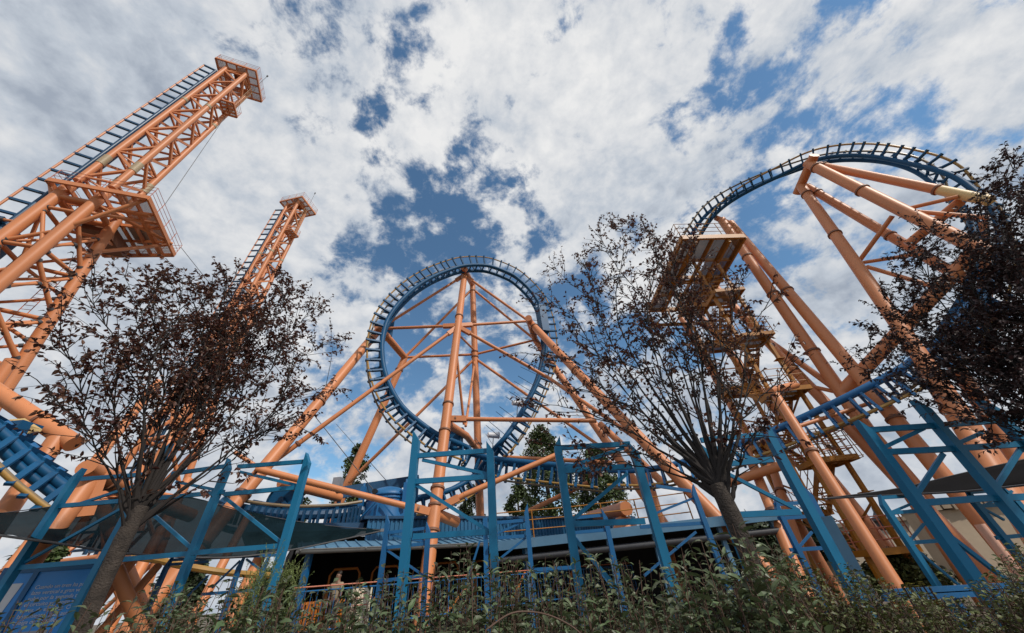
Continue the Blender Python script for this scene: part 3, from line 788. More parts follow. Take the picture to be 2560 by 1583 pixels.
trestle('leftmost tall blue trestle, its post standing before the round salmon tube end', 7.0, [((205, 1172), 1), ((338, 1252), 0)],
        [((205, 1198), (416, 1182)), ((142, 1266), (338, 1250)), ((30, 1421), (280, 1400))], [((180, 1266), (405, 1192)), ((55, 1410), (325, 1260))], w=.115, rw=.05)
trestle('blue trestle behind the left plum tree trunk', 7.1, [((425, 1108), 1), ((579, 1146), -1)],
        [((430, 1185), (575, 1164)), ((390, 1246), (560, 1230)), ((283, 1401), (476, 1384))], [((383, 1286), (476, 1368)), ((440, 1205), (555, 1228))], w=.115, rw=.05)
trestle('blue trestle with two tall leaning posts right of the left plum tree', 6.9, [((775, 1132), -1)],
        [((595, 1167), (762, 1154)), ((562, 1236), (742, 1219)), ((478, 1383), (700, 1365))], [((600, 1180), (745, 1214)), ((562, 1244), (702, 1356))], w=.115, rw=.05)
trestle('low bright blue trestle under the sail between the two tall left posts', 9.5, [((428, 1392), 1), ((607, 1392), 1), ((668, 1392), 1)],
        [((428, 1400), (690, 1388)), ((420, 1412), (520, 1404)), ((505, 1486), (640, 1475))], [((600, 1402), (530, 1470)), ((616, 1398), (660, 1432)), ((520, 1440), (440, 1520))], w=.085, rw=.038, m=POST2)
trestle('tall central blue trestle in front of the salmon mast', 6.8, [((1043, 1078), -1), ((1225, 1104), -1)],
        [((1043, 1140), (1222, 1127)), ((1040, 1204), (1222, 1192)), ((1033, 1342), (1222, 1330))], [((1056, 1150), (1222, 1186)), ((1038, 1211), (1220, 1327))])
trestle('short blue trestle standing before the station gutter', 9.6, [((972, 1285), -1), ((1072, 1305), -1), ((1213, 1295), 0)],
        [((972, 1332), (1072, 1320)), ((968, 1369), (1070, 1359)), ((960, 1452), (1062, 1439))], [((965, 1374), (1060, 1440)), ((1200, 1352), (1165, 1465)), ((976, 1338), (1070, 1355))], w=.10, rw=.045, m=POST2)
trestle('tall blue trestle right of centre with a long rising diagonal', 6.7, [((1390, 1093), 1), ((1579, 1108), -1)],
        [((1398, 1120), (1575, 1110)), ((1402, 1178), (1580, 1166)), ((1425, 1311), (1612, 1303))], [((1408, 1172), (1560, 1120)), ((1428, 1303), (1568, 1184)), ((1430, 1340), (1550, 1480))])
trestle('short blue trestle below the orange roof railing', 9.4, [((1314, 1258), 1), ((1508, 1272), -1)],
        [((1230, 1308), (1312, 1301)), ((1232, 1346), (1314, 1340)), ((1330, 1425), (1440, 1418)), ((1425, 1296), (1510, 1288)), ((1425, 1333), (1515, 1325))], [((1238, 1336), (1312, 1303)), ((1240, 1405), (1314, 1345)), ((1440, 1345), (1530, 1470))], w=.10, rw=.045, m=POST2)
trestle('tall blue trestle behind the centre plum tree', 6.6, [((1742, 1098), -1), ((1910, 1066), 1)],
        [((1752, 1101), (1905, 1087)), ((1762, 1166), (1930, 1149)), ((1850, 1287), (2000, 1280))], [((1795, 1172), (1995, 1276)), ((1790, 1120), (1915, 1158))])
trestle('short blue trestle right of the centre tree trunk', 9.0, [((1727, 1212), 1), ((1932, 1248), 1), ((2010, 1215), -1)],
        [((1935, 1262), (2015, 1256)), ((1945, 1297), (2030, 1290)), ((1640, 1215), (1727, 1228)), ((1600, 1318), (1760, 1308)), ((1975, 1375), (2060, 1370))], [((1740, 1330), (1610, 1440)), ((2030, 1330), (1970, 1400)), ((1640, 1283), (1735, 1245))], w=.10, rw=.045, m=POST2)
trestle('big dark blue trestle at the right edge crossing the black sail', 6.2, [((2148, 1052), -1), ((2289, 1000), -1), ((2455, 1000), -1)],
        [((2165, 1076), (2315, 1066)), ((2315, 1066), (2620, 1042)), ((2200, 1131), (2350, 1124)), ((2350, 1124), (2620, 1106)), ((2285, 1259), (2445, 1247)), ((2445, 1247), (2620, 1240))],
        [((2205, 1121), (2308, 1072)), ((2285, 1245), (2358, 1135)), ((2378, 1116), (2455, 1082)), ((2478, 1237), (2552, 1122)), ((2330, 1306), (2545, 1472))], w=.135, rw=.058)
trestle('short blue trestle under the black sail in front of the sand coloured wall', 9.0, [((2192, 1238), 1), ((2300, 1243), -1)],
        [((2200, 1245), (2300, 1238)), ((2230, 1282), (2320, 1276)), ((2275, 1357), (2350, 1352))], [((2230, 1280), (2290, 1255)), ((2275, 1352), (2310, 1310)), ((2285, 1370), (2400, 1465))], w=.105, rw=.045)
trestle('short blue trestle at the right edge below the black sail', 8.8, [((2412, 1226), 1), ((2505, 1216), -1)],
        [((2415, 1232), (2505, 1225)), ((2440, 1266), (2540, 1260)), ((2490, 1345), (2600, 1335))], [((2445, 1264), (2510, 1300)), ((2450, 1270), (2530, 1228))], w=.105, rw=.045)
lr = thing('edge_rail', py(2400, 1480, 8.2), 'low blue double rail along the ground at the foot of the right trestles', 'rail')
for y in (1474, 1488): MB().beam(py(2210, y + 8, 8.2), py(2640, y - 16, 8.2), .08, .09).build('rail_bar', POST2, lr, smooth=False)
mb = MB()
for x in (2270, 2380, 2490, 2600):
    p = py(x, 1482, 8.25); mb.beam((p.x, p.y, 0), (p.x, p.y, p.z), .07, .07)
mb.build('rail_post', POST2, lr, smooth=False)
o = MB().beam(ph(2060, 1292, 9.6), down(ph(2060, 1292, 9.6), ph(2100, 1365, 9.6)), .22, .12).build('steel_beam', ROOF, smooth=False)
tag(o, 'grey blue flat steel beam leaning beside the short right trestle', 'beam')


# ------------------------------------------------------------------ shade sails
def sail(label, top, bot, m, nu=28, nv=6, sag=.25, rip=.03):
    T = spline(top, 8); B = spline(bot, 8); mb = MB(); vs = []; fs = []
    def at(L, t):
        k = t * (len(L) - 1); i = min(int(k), len(L) - 2); return L[i].lerp(L[i + 1], k - i)
    for i in range(nu + 1):
        for j in range(nv + 1):
            u = i / nu; v = j / nv; p = at(T, u).lerp(at(B, u), v)
            p = p - V((0, 0, sag * 4 * v * (1 - v) * sin(pi * u))) + V((0, 0, rip * sin(u * 40 + v * 5)))
            vs.append(p)
    for i in range(nu):
        for j in range(nv): a = i * (nv + 1) + j; fs.append((a, a + 1, a + nv + 2, a + nv + 1))
    o = mb.add(vs, fs).build('shade_sail', m, ang=180)
    sd = o.modifiers.new('thickness', 'SOLIDIFY'); sd.thickness = .004
    tag(o, label, 'shade sail'); hem = MB(); hem.path(T, .012, 5); hem.path(B, .02, 5)
    hem.build('hem', DGREY, None).parent = o
    return o


sail('dark see-through mesh sail tapering to a point behind the left trestles', [ph(-60, 1292, 15), ph(120, 1268, 14.6), ph(330, 1240, 14.2), ph(480, 1246, 13.8), ph(640, 1285, 13.2), ph(800, 1312, 12.6), ph(955, 1326, 12)],
     [ph(-60, 1330, 11), ph(140, 1358, 11), ph(330, 1385, 11.2), ph(560, 1394, 11.4), ph(720, 1376, 11.6), ph(850, 1350, 11.8), ph(955, 1327, 12)], SAIL)
sail('opaque black sail narrowing to a tip beside the ochre stairs', [ph(2062, 1246, 12.6), ph(2240, 1222, 12.9), ph(2420, 1180, 13.2), ph(2640, 1131, 13.6)], [ph(2062, 1247, 12.6), ph(2240, 1238, 12.2), ph(2420, 1228, 12.0), ph(2640, 1204, 11.9)], SAIL_B, sag=.02, rip=.004)
tag(MB().beam(ph(952, 1326, 12), ph(968, 1325, 11.95), .06, .07).build('turnbuckle', GREY, smooth=False), 'small silver turnbuckle at the pointed tip of the mesh sail', 'turnbuckle')


# ------------------------------------------------------------------ fittings on the loop
mb = MB()
i0 = (len(pre) + 0) * 10
for k in range(i0 - 4, i0 + 62, 7):
    p, T, o, b = lfr[k]
    for s_ in (-.5, .5): MB().tube(p - o * .1 + b * s_, p - o * 1.7 + b * s_, .022, seg=5).build('walkway_bracket', NAVY, lt)
mb = MB()
for k in range(i0 - 2, i0 + 58, 1):
    p, T, o, b = lfr[k]; q = lfr[k + 1][0]
    mb.beam(p - o * .05, q - o * .05, .5, .12, o)
mb.build('brake_fin_rail', NAVY, lt, smooth=False)


def floodlight(x, y, h, label):
    c = ph(x, y, h); th = thing('floodlight', c, label, 'floodlight', 'floodlights on the loop')
    MB().tube(c - LU * .42, c + LU * .42, .2, .24, 16).build('lamp_housing', WHITE, th)
    MB().tube(c + LU * .42, c + LU * .46, .27, seg=16).build('rim', GREY, th)
    MB().tube(c - V((0, 0, .2)), c - V((0, 0, .9)) + LN_ * .3, .03, seg=6).build('bracket', DGREY, th)


floodlight(1293, 1008, 26.3, 'upper pale drum floodlight on the right side of the loop')
floodlight(1233, 1088, 26.6, 'lower pale drum floodlight near the foot of the loop')

# ------------------------------------------------------------------ station
SA = radians(33); SX = V((cos(SA), sin(SA), 0)); SY = V((-sin(SA), cos(SA), 0))
G = ph(748, 1378, 17.2); GZ = G.z; GL = 20.0
stn = thing('station_building', (G.x, G.y, 0), 'dark open station with blue ribbed roof, ribbed wall above it and a grey gutter', 'station')


def S(u, v, z): return V((G.x, G.y, 0)) + SX * u + SY * v + V((0, 0, z))


CLT = ph(846, 1301, (S(2.6, 1.9, 0) - EYE).xy.length).z
RZ = GZ + .42
mb = MB(); mb.prism([S(-.05, 0, GZ), S(GL, 0, GZ), S(GL, 1.9, RZ), S(-.05, 1.9, RZ)], (0, 0, .05))
u = 0.1
while u < GL:
    mb.beam(S(u, 0, GZ + .07), S(u, 1.9, RZ + .07), .05, .06); u += .42
mb.build('roof', ROOF, stn, smooth=False)
mb = MB(); n = 16
for k in range(n):
    a0 = pi + pi * k / (n - 1); a1 = pi + pi * (k + 1) / (n - 1)
    if k < n - 1:
        q = [S(-.1, -.09 + .1 * cos(a0), GZ + .02 + .13 * sin(a0)), S(GL, -.09 + .1 * cos(a0), GZ + .02 + .13 * sin(a0)), S(GL, -.09 + .1 * cos(a1), GZ + .02 + .13 * sin(a1)), S(-.1, -.09 + .1 * cos(a1), GZ + .02 + .13 * sin(a1))]
        mb.add(q, [(0, 1, 2, 3)])
mb.tube(S(-.1, -.19, GZ + .03), S(GL, -.19, GZ + .03), .02, seg=6)
for k in range(9): mb.tube(S(k * 2.3, -.2, GZ - .0), S(k * 2.3 + .05, -.2, GZ - .0), .03, seg=6)
mb.build('gutter', GUTTER, stn)
mb = MB(); u = 2.6
mb.prism([S(2.6, 1.93, RZ), S(GL, 1.93, RZ), S(GL, 1.93, CLT), S(2.6, 1.93, CLT)], SY * .06)
while u < GL:
    mb.prism([S(u, 1.92, RZ + .02), S(u + .09, 1.92, RZ + .02), S(u + .09, 1.92, CLT + .01), S(u, 1.92, CLT + .01)], -SY * .04); u += .21
mb.build('ribbed_wall', CLAD, stn, smooth=False)
mb = MB(); mb.prism([S(2.4, 1.8, CLT + .02), S(GL, 1.8, CLT + .02), S(GL, 8, CLT + .3), S(2.4, 8, CLT + .3)], (0, 0, .12)); mb.prism([S(-2.2, 2.2, RZ + .5), S(2.5, 2.2, RZ + .5), S(2.5, 8, RZ + .6), S(-2.2, 8, RZ + .6)], (0, 0, .3))
mb.build('upper_roof', NAVY, stn, smooth=False)
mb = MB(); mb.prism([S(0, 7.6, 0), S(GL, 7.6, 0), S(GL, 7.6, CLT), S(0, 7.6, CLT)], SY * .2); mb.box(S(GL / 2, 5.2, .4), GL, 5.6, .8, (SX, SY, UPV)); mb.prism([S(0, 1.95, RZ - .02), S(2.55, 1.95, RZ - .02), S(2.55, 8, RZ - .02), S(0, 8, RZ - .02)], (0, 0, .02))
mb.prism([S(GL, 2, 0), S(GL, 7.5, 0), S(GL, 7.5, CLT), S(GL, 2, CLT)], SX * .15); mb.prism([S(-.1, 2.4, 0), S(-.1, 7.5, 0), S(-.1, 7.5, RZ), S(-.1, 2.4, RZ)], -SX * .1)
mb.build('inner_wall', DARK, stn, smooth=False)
for u in (.4, 5.2, 10, 15, 19.6): MB().beam(S(u, .35, 0), S(u, .35, GZ), .2, .2).build('post', POST2, stn, smooth=False)
for u in (1.6, 3.4, 6.4, 8.6, 11.2, 13.6):
    mb = MB(); mb.path([S(u, 3.2, .8), S(u, 3.2, 2.6), S(u + .15, 3.2, 2.8), S(u + 1.1, 3.2, 2.8), S(u + 1.25, 3.2, 2.6), S(u + 1.25, 3.2, .8)], .05, 8)
    mb.build('queue_gate', GATE, stn)
gp = MB()
for k in range(14): gp.beam(S(.55 + k * .11, .9, .45), S(.55 + k * .11, .9, 1.75), .07, .03)
gp.beam(S(.5, .92, 1.7), S(2.05, .92, 1.7), .05, .07); gp.beam(S(.5, .92, .6), S(2.05, .92, .6), .05, .07); gp.beam(S(2.05, .92, .5), S(3.4, .92, 1.9), .06, .08); gp.beam(S(2.05, .92, 1.5), S(3.0, .92, .7), .06, .08)
tag(gp.build('slatted_gate', GATE, smooth=False), 'orange slatted gate in front of the dark station', 'gate')

# railing in front of the station
rl = thing('platform_railing', ph(740, 1480, 14), 'thin blue picket railing with an orange handrail along the station front', 'railing')
A = ph(735, 1476, 14.0); B = S(14.5, -2.2, 0); B.z = A.z
mb = MB(); n = 90
for k in range(n + 1):
    p = A.lerp(B, k / n); mb.tube((p.x, p.y, A.z - 1.0), (p.x, p.y, A.z - .03), .008 if k % 10 else .02, seg=5)
mb.tube(A - V((0, 0, .05)), B - V((0, 0, .05)), .02, seg=6); mb.tube(A - V((0, 0, .95)), B - V((0, 0, .95)), .02, seg=6)
mb.build('picket_panel', POST2, rl); MB().tube(A + V((0, 0, .05)), B + V((0, 0, .05)), .018, seg=8).build('handrail', RAILING_R, rl)
for k in (.32, .5, .7, .9): p = A.lerp(B, k); MB().beam((p.x, p.y + .2, A.z - 1), p.lerp(B, .12) + V((0, .2, 0)), .06, .06).build('ramp_rail', GATE, rl, smooth=False)


# ------------------------------------------------------------------ writing
def text(body, size, m, parent, origin, xd, ud, ext=.002, align='LEFT'):
    c = bpy.data.curves.new('lettering', 'FONT'); c.body = body; c.size = size; c.extrude = ext; c.align_x = align; c.resolution_u = 2
    c.materials.append(m)
    o = bpy.data.objects.new('lettering', c); COL.objects.link(o)
    xd = V(xd).normalized(); ud = V(ud); ud = (ud - xd * ud.dot(xd)).normalized(); zd = xd.cross(ud)
    me = bpy.data.meshes.new_from_object(o); bpy.data.objects.remove(o); o = bpy.data.objects.new('lettering', me); COL.objects.link(o)
    if not me.materials: me.materials.append(m)
    if parent: o.parent = parent; o.matrix_parent_inverse = Matrix.Translation(-V(parent.location))
    o.matrix_world = Matrix(((xd.x, ud.x, zd.x, origin[0]), (xd.y, ud.y, zd.y, origin[1]), (xd.z, ud.z, zd.z, origin[2]), (0, 0, 0, 1)))
    o.matrix_basis = Matrix(((xd.x, ud.x, zd.x, origin[0]), (xd.y, ud.y, zd.y, origin[1]), (xd.z, ud.z, zd.z, origin[2]), (0, 0, 0, 1)))
    return o


a = ph(884, 1472, 10.6); b = ph(931, 1469, 10.7); xd = (b - a); W_ = xd.length; xd.normalize(); xd.z = 0; xd.normalize(); nb_ = V((xd.y, -xd.x, 0))
sg = thing('notice_board', (a.x, a.y, 0), 'cream notice board with red heading half hidden by hedge leaves', 'sign')
o_ = V((a.x, a.y, a.z))
MB().box(o_ + xd * (W_ / 2) - V((0, 0, .5)), W_, .04, 1.0, (xd, -nb_, UPV)).build('board', CREAM, sg, smooth=False)
mb = MB(); mb.beam((a.x + xd.x * W_ / 2, a.y + .05, 0), o_ + xd * (W_ / 2) + V((0, .05, -.9)), .06, .06); mb.build('post', POST2, sg, smooth=False)
text('AVISO', W_ * .15, REDTXT, sg, o_ + xd * W_ * .33 - V((0, 0, .11)) + nb_ * .03, xd, UPV)
text('NORMAS O RESTRICCION', W_ * .082, REDTXT, sg, o_ + xd * W_ * .07 - V((0, 0, .19)) + nb_ * .03, xd, UPV)
for k in range(7):
    MB().box(o_ + xd * (W_ * (.48 - .04 * (k % 3))) - V((0, 0, .30 + k * .085)) + nb_ * .023, W_ * (.78 - .08 * (k % 3)), .004, .014, (xd, -nb_, UPV)).build('text_line', GREYTXT if k % 3 else REDTXT, sg, smooth=False)

# information board at the lower left
q0 = py(40, 1436, 7.6); q1 = py(208, 1452, 7.9); xd = V((q1.x - q0.x, q1.y - q0.y, 0)); W_ = xd.length; xd.normalize(); nb_ = V((xd.y, -xd.x, 0))
ib = thing('info_board', (q0.x, q0.y, 0), 'bright blue information board with lines of white text at the lower left', 'sign')
Z0 = q0.z; q0 = V((q0.x, q0.y, 0))
MB().box(q0 + xd * (W_ / 2) + V((0, 0, Z0 - .75)), W_ + .3, .05, 1.6, (xd, -nb_, UPV)).build('panel', INFO, ib, smooth=False)
mb = MB()
for t in (-.16, W_ * .30, W_ + .16): mb.box(q0 + xd * t + V((0, 0, Z0 / 2)) + nb_ * .012, .08, .09, Z0 + .1, (xd, -nb_, UPV))
mb.box(q0 + xd * (W_ / 2) + V((0, 0, Z0 + .06)) + nb_ * .01, W_ + .4, .1, .1, (xd, -nb_, UPV)); mb.build('frame', POST2, ib, smooth=False)
for k, tx in enumerate(['Cuando un tren ha pasado por el', 'lazo vertical a gran velocidad', 'sube por la segunda torre, y', 'el circuito se repite al', 'reves, de espaldas. Con el', 'lanzamiento, cada asiento', 'cuelga de los railes']):
    text(tx, .086, WHITE, ib, q0 + xd * (W_ * .40) + V((0, 0, Z0 - .26 - k * .085)) + nb_ * .032, xd, UPV)
MB().box(q0 + xd * (W_ * .66) + V((0, 0, Z0 - 1.15)) + nb_ * .028, W_ * .5, .006, .55, (xd, -nb_, UPV)).build('picture', GREY, ib, smooth=False)
MB().prism([q0 + xd * (W_ * .02) + V((0, 0, Z0 - .15)) + nb_ * .028, q0 + xd * (W_ * .2) + V((0, 0, Z0 - .15)) + nb_ * .028, q0 + xd * (W_ * .14) + V((0, 0, Z0 - .8)) + nb_ * .028, q0 + xd * (W_ * .02) + V((0, 0, Z0 - .8)) + nb_ * .028], nb_ * .006).build('white_patch', WHITE, ib, smooth=False)


# ------------------------------------------------------------------ the attendant
def person():
    base = ph(848, 1437, 17.6); fx, fy, z = base.x, base.y, .80
    hz = base.z - .02; sc = (hz - z) / 1.66 if hz - z > 1.2 else 1.0
    th = thing('person', (fx, fy, z), 'attendant in a beige short sleeved shirt standing in the dark station', 'person')
    R = Matrix.Rotation(radians(-12), 3, 'Z')
    def L(x, y, zz): return V((fx, fy, z)) + (R @ V((x, y, zz))) * sc

    def skin(name, verts, edges, m, root, parent):
        me = bpy.data.meshes.new(name); me.from_pydata([tuple(L(*v[:3])) for v in verts], edges, []); me.update()
        o = bpy.data.objects.new(name, me); COL.objects.link(o)
        md = o.modifiers.new('skin', 'SKIN'); md.use_smooth_shade = True
        for v, d in zip(verts, me.skin_vertices[0].data): d.radius = (v[3] * sc, v[4] * sc)
        me.skin_vertices[0].data[root].use_root = True
        sbs = o.modifiers.new('sub', 'SUBSURF'); sbs.levels = 1; sbs.render_levels = 2
        me.materials.append(m)
        o.parent = parent; o.matrix_parent_inverse = Matrix.Translation(-V(th.location)); return o
    vs = [(0, 0, .95, .13, .10), (0, 0, 1.15, .12, .09), (0, 0, 1.36, .15, .10), (0, .0, 1.48, .07, .07), (0, -.01, 1.56, .082, .10), (0, -.015, 1.64, .10, .125), (0, -.01, 1.72, .08, .10)]
    ed = [(i, i + 1) for i in range(6)]
    for s_ in (-1, 1):
        o = len(vs)
        vs += [(s_ * .19, 0, 1.38, .058, .058), (s_ * .23, .01, 1.10, .042, .045), (s_ * .22, -.09, .88, .032, .034), (s_ * .205, -.16, .80, .034, .022), (s_ * .20, -.22, .75, .02, .014)]
        ed += [(2, o), (o, o + 1), (o + 1, o + 2), (o + 2, o + 3), (o + 3, o + 4)]
        o = len(vs)
        vs += [(s_ * .09, 0, .86, .085, .09), (s_ * .10, -.01, .48, .055, .06), (s_ * .10, .02, .09, .04, .045), (s_ * .11, -.14, .03, .04, .025)]
        ed += [(0, o), (o, o + 1), (o + 1, o + 2), (o + 2, o + 3)]
    body = skin('body', vs, ed, SKIN, 0, th)
    vs = [(0, 0, .93, .16, .12), (0, 0, 1.15, .15, .115), (0, 0, 1.36, .17, .12), (0, 0, 1.45, .07, .07)]; ed = [(0, 1), (1, 2), (2, 3)]
    for s_ in (-1, 1):
        o = len(vs); vs += [(s_ * .20, 0, 1.39, .078, .078), (s_ * .235, .005, 1.14, .066, .066)]; ed += [(2, o), (o, o + 1)]
    skin('shirt', vs, ed, SHIRT, 0, th)
    vs = [(0, 0, .93, .14, .11)]; ed = []
    for s_ in (-1, 1):
        o = len(vs); vs += [(s_ * .09, 0, .86, .10, .105), (s_ * .10, -.01, .48, .075, .08), (s_ * .10, .015, .08, .065, .07)]; ed += [(0, o), (o, o + 1), (o + 1, o + 2)]
    skin('trousers', vs, ed, TROUSER, 0, th)
    skin('hair', [(0, .035, 1.66, .105, .11), (0, .02, 1.74, .105, .125), (0, -.03, 1.775, .085, .08)], [(0, 1), (1, 2)], HAIR, 0, th)
    mb = MB(); mb.box(L(0, -.125, 1.63), .02 * sc, .03 * sc, .045 * sc)
    for s_ in (-1, 1): mb.tube(L(s_ * .085, 0, 1.62), L(s_ * .09, .01, 1.66), .022 * sc, seg=6)
    mb.build('nose_and_ears', SKIN, th)
    mb = MB()
    for s_ in (-1, 1): mb.tube(L(s_ * .032, -.108, 1.66), L(s_ * .032, -.118, 1.66), .011 * sc, seg=6)
    mb.box(L(0, -.108, 1.585), .045 * sc, .015 * sc, .008 * sc); mb.build('eyes_and_mouth', HAIR, th)


person()

# ------------------------------------------------------------------ machinery on the station roof
hp = ph(950, 1290, 20.5)
th = thing('brake_drum', (hp.x, hp.y, 0), 'bright blue riveted drum housing with domed top standing on the station roof', 'machine housing')
zt = ph(950, 1212, 20.5).z; zb = hp.z - .3; rr = 1.05
mb = MB(); prof = [(rr * 1.12, zb), (rr * 1.04, zb + (zt - zb) * .35), (rr, zb + (zt - zb) * .62), (rr * .98, zb + (zt - zb) * .72)] + [(rr * .98 * cos(a), zb + (zt - zb) * .72 + (zt - zb) * .30 * sin(a)) for a in (0.3, .6, .9, 1.2, 1.5)]
sg_ = 28; vs = [V((hp.x + r_ * cos(2 * pi * k / sg_), hp.y + .8 + r_ * sin(2 * pi * k / sg_), z)) for r_, z in prof for k in range(sg_)]
mb.add(vs, [(i * sg_ + k, i * sg_ + (k + 1) % sg_, (i + 1) * sg_ + (k + 1) % sg_, (i + 1) * sg_ + k) for i in range(len(prof) - 1) for k in range(sg_)]); mb.build('drum', POST2, th)
mb = MB()
for zz in (.62, .72): mb.tube((hp.x, hp.y + .8, zb + (zt - zb) * zz), (hp.x, hp.y + .8, zb + (zt - zb) * zz + .05), rr * 1.06, seg=28)
for s_ in (-1, 1):
    mb.box((hp.x + s_ * rr * 1.08, hp.y + .1, zb + (zt - zb) * .70), .22, .22, (zt - zb) * .62); mb.tube((hp.x + s_ * rr * 1.08, hp.y + .1, zt - .1), (hp.x + s_ * rr * 1.08, hp.y + .1, zt + .2), .08, .05, 8)
    mb.beam((hp.x + s_ * 1.0, hp.y - .45, zb), (hp.x + s_ * .15, hp.y - .45, zb + (zt - zb) * .5), .07, .07)
mb.beam((hp.x, hp.y - .5, zb), (hp.x, hp.y - .4, zb + (zt - zb) * .55), .06, .06)
mb.build('bracing_rib', POST2, th, smooth=False)
MB().tube((hp.x - .35, hp.y - .32, zb + (zt - zb) * .8), (hp.x - .35, hp.y - .1, zb + (zt - zb) * .8), .13, seg=12).build('vent_hole', DARK, th)

lb = thing('lift_beam', ph(855, 1240, 21.5), 'long dark blue steel beam with hanging ribs over the station roof', 'beam')
MB().beam(ph(852, 1232, 22), ph(1045, 1200, 24), .3, .55).build('main_beam', NAVY, lb, smooth=False)
mb = MB()
for t in (0, .25, .5, .75, 1): p = ph(852, 1232, 22).lerp(ph(1045, 1200, 24), t); mb.beam(p, p - V((0, 0, 1.6 - .4 * t)), .12, .2)
mb.beam(ph(850, 1262, 22), ph(905, 1258, 22), .12, .14); mb.build('hanger', BLUE, lb, smooth=False)
mb = MB(); mb.box(ph(843, 1214, 21.8), .4, .4, .75); mb.build('control_box', GREY, lb, smooth=False)
wh = thing('drive_wheel', ph(705, 1252, 21), 'dark blue cable drive wheel in its frame beside the low lift track', 'machine')
c = ph(712, 1252, 21)
mb = MB(); mb.tube(c - V((0, .12, 0)), c + V((0, .12, 0)), .72, seg=28); mb.build('wheel', BLUE, wh)
mb = MB(); mb.tube(c - V((0, .2, 0)), c + V((0, .2, 0)), .78, seg=28, caps=False); mb.build('rim', NAVY, wh)
mb = MB()
for d in (-1, 0, 1): mb.beam(c - V((0, .3, 0)), c + V((d * 1.1, -.3, -.9)), .09, .14)
mb.beam(c + V((-1.4, -.3, -.9)), c + V((1.2, -.3, -.9)), .12, .2); mb.tube(c - V((0, .35, 0)), c + V((0, .3, 0)), .13, seg=12); mb.build('wheel_frame', NAVY, wh, smooth=False)
lt2 = thing('transfer_track', ph(600, 1275, 20), 'dark blue ribbed launch track running level above the sail toward the station', 'coaster track')
for k, (y, r_) in enumerate(((1283, .2), (1262, .07))):
    MB().path(spline([ph(555, y - 30, 21), ph(600, y - 12, 20.6), ph(680, y, 20.2), ph(760, y + 4, 20), ph(850, y, 20), ph(905, y - 8, 20.3)], 6), r_, 8).build('spine_tube' if k == 0 else 'guide_pipe', NAVY if k == 0 else BRAIL, lt2)
P_ = spline([ph(560, 1258, 20.8), ph(600, 1272, 20.4), ph(680, 1283, 20), ph(760, 1287, 19.8), ph(850, 1283, 19.8), ph(900, 1276, 20)], 5)
for p in P_: MB().beam(p + V((0, 0, .2)), p - V((0, 0, .6)), .09, .12).build('crosstie', NAVY, lt2, smooth=False)
MB().path([p - V((0, 0, .8)) for p in P_], .12, 8).build('lower_tube', NAVY, lt2)

# canopy, walkway railing and tube end right of the station
cn = thing('canopy', ph(1480, 1340, 17.5), 'long dark canopy on blue posts to the right of the station roof', 'canopy')
A = ph(1235, 1352, 18.0); B = ph(1960, 1303, 18.6); B.z = A.z = (A.z + B.z) / 2; d = (B - A).normalized(); nn = V((-d.y, d.x, 0))
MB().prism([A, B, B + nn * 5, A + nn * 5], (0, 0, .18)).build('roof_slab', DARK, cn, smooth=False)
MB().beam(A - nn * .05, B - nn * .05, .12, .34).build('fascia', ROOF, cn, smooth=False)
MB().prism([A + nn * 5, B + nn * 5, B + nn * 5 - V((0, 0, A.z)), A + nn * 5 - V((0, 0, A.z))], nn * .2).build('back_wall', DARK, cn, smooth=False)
mb = MB(); mb.tube(A + nn * .1 - V((0, 0, .5)), B + nn * .1 - V((0, 0, .5)), .12, seg=10); mb.build('drain_pipe', DGREY, cn)
for t in (.12, .42, .58, .8, .97): p = A.lerp(B, t) + nn * .25; MB().beam((p.x, p.y, 0), p, .16, .16).build('post', ROOF, cn, smooth=False)
wr = thing('walkway_railing', A, 'orange yellow walkway railing on the roof beside the round tube end', 'railing')
p0 = ph(1240, 1304, 18.6); p1 = ph(1420, 1288, 18.8); p2 = ph(1590, 1272, 19); p3 = ph(1720, 1262, 19.2)
zz = A.z + .2
pts = [V((p.x, p.y, zz)) for p in (p0, p1, p2, p3)]
hh = (ph(1420, 1268, 18.8).z - zz)
mb = MB(); railing(mb, pts, closed=False, h=max(hh, 1.1), r=.03, rails=3, step=1.6); mb.build('rail_frame', STAIR, wr)
A_TOP = A.z + .1
a = ph(1566, 1271, 19.8); b = ph(1476, 1292, 27)
segs = [(a, b, .50, (), 'stub_tube'), (a - V((0, 0, .3)) + (b - a) * .12, V((a.x, a.y, A_TOP)) + (b - a) * .12, .3)]
ss = support('stub_support', 'short salmon tube whose flat round end faces the camera above the canopy', segs, rs=.62)
MB().tube(a + (b - a) * .12 - V((0, 0, .35)), a + (b - a) * .12 - V((0, 0, 1.1)), .35, .8, 16).build('cone_base', ORANGE, ss)

# ------------------------------------------------------------------ walls on the right
w_ = thing('plaster_wall', py(2180, 1312, 32), 'pale plastered building with a flat top behind the ochre stair tower', 'building')
A = py(1935, 1335, 33); B = py(2280, 1306, 31); zt = py(2180, 1311, 32).z; A.z = B.z = zt
MB().prism([A, B, B - V((0, 0, zt)), A - V((0, 0, zt))], (0, 6, 0)).build('wall', WALL_L, w_, smooth=False)
MB().beam(A + V((0, -.06, .12)), B + V((0, -.06, .12)), .5, .26).build('coping', TILE, w_, smooth=False)
w_ = thing('plaster_wall', py(2400, 1275, 25), 'sand coloured rough wall with stone coping behind the right trestles', 'wall')
A = py(2300, 1284, 26); B = py(2720, 1240, 25); zt = py(2400, 1273, 26).z; A.z = B.z = zt
MB().prism([A, B, B - V((0, 0, zt)), A - V((0, 0, zt))], (0, 1.2, 0)).build('wall', WALL, w_, smooth=False)
mb = MB(); n = 16
for k in range(n): p = A.lerp(B, (k + .5) / n); mb.box(p + V((0, .55, .12 + .05 * ((k * 7) % 3))), (B - A).length / n - .05, 1.7, .3)
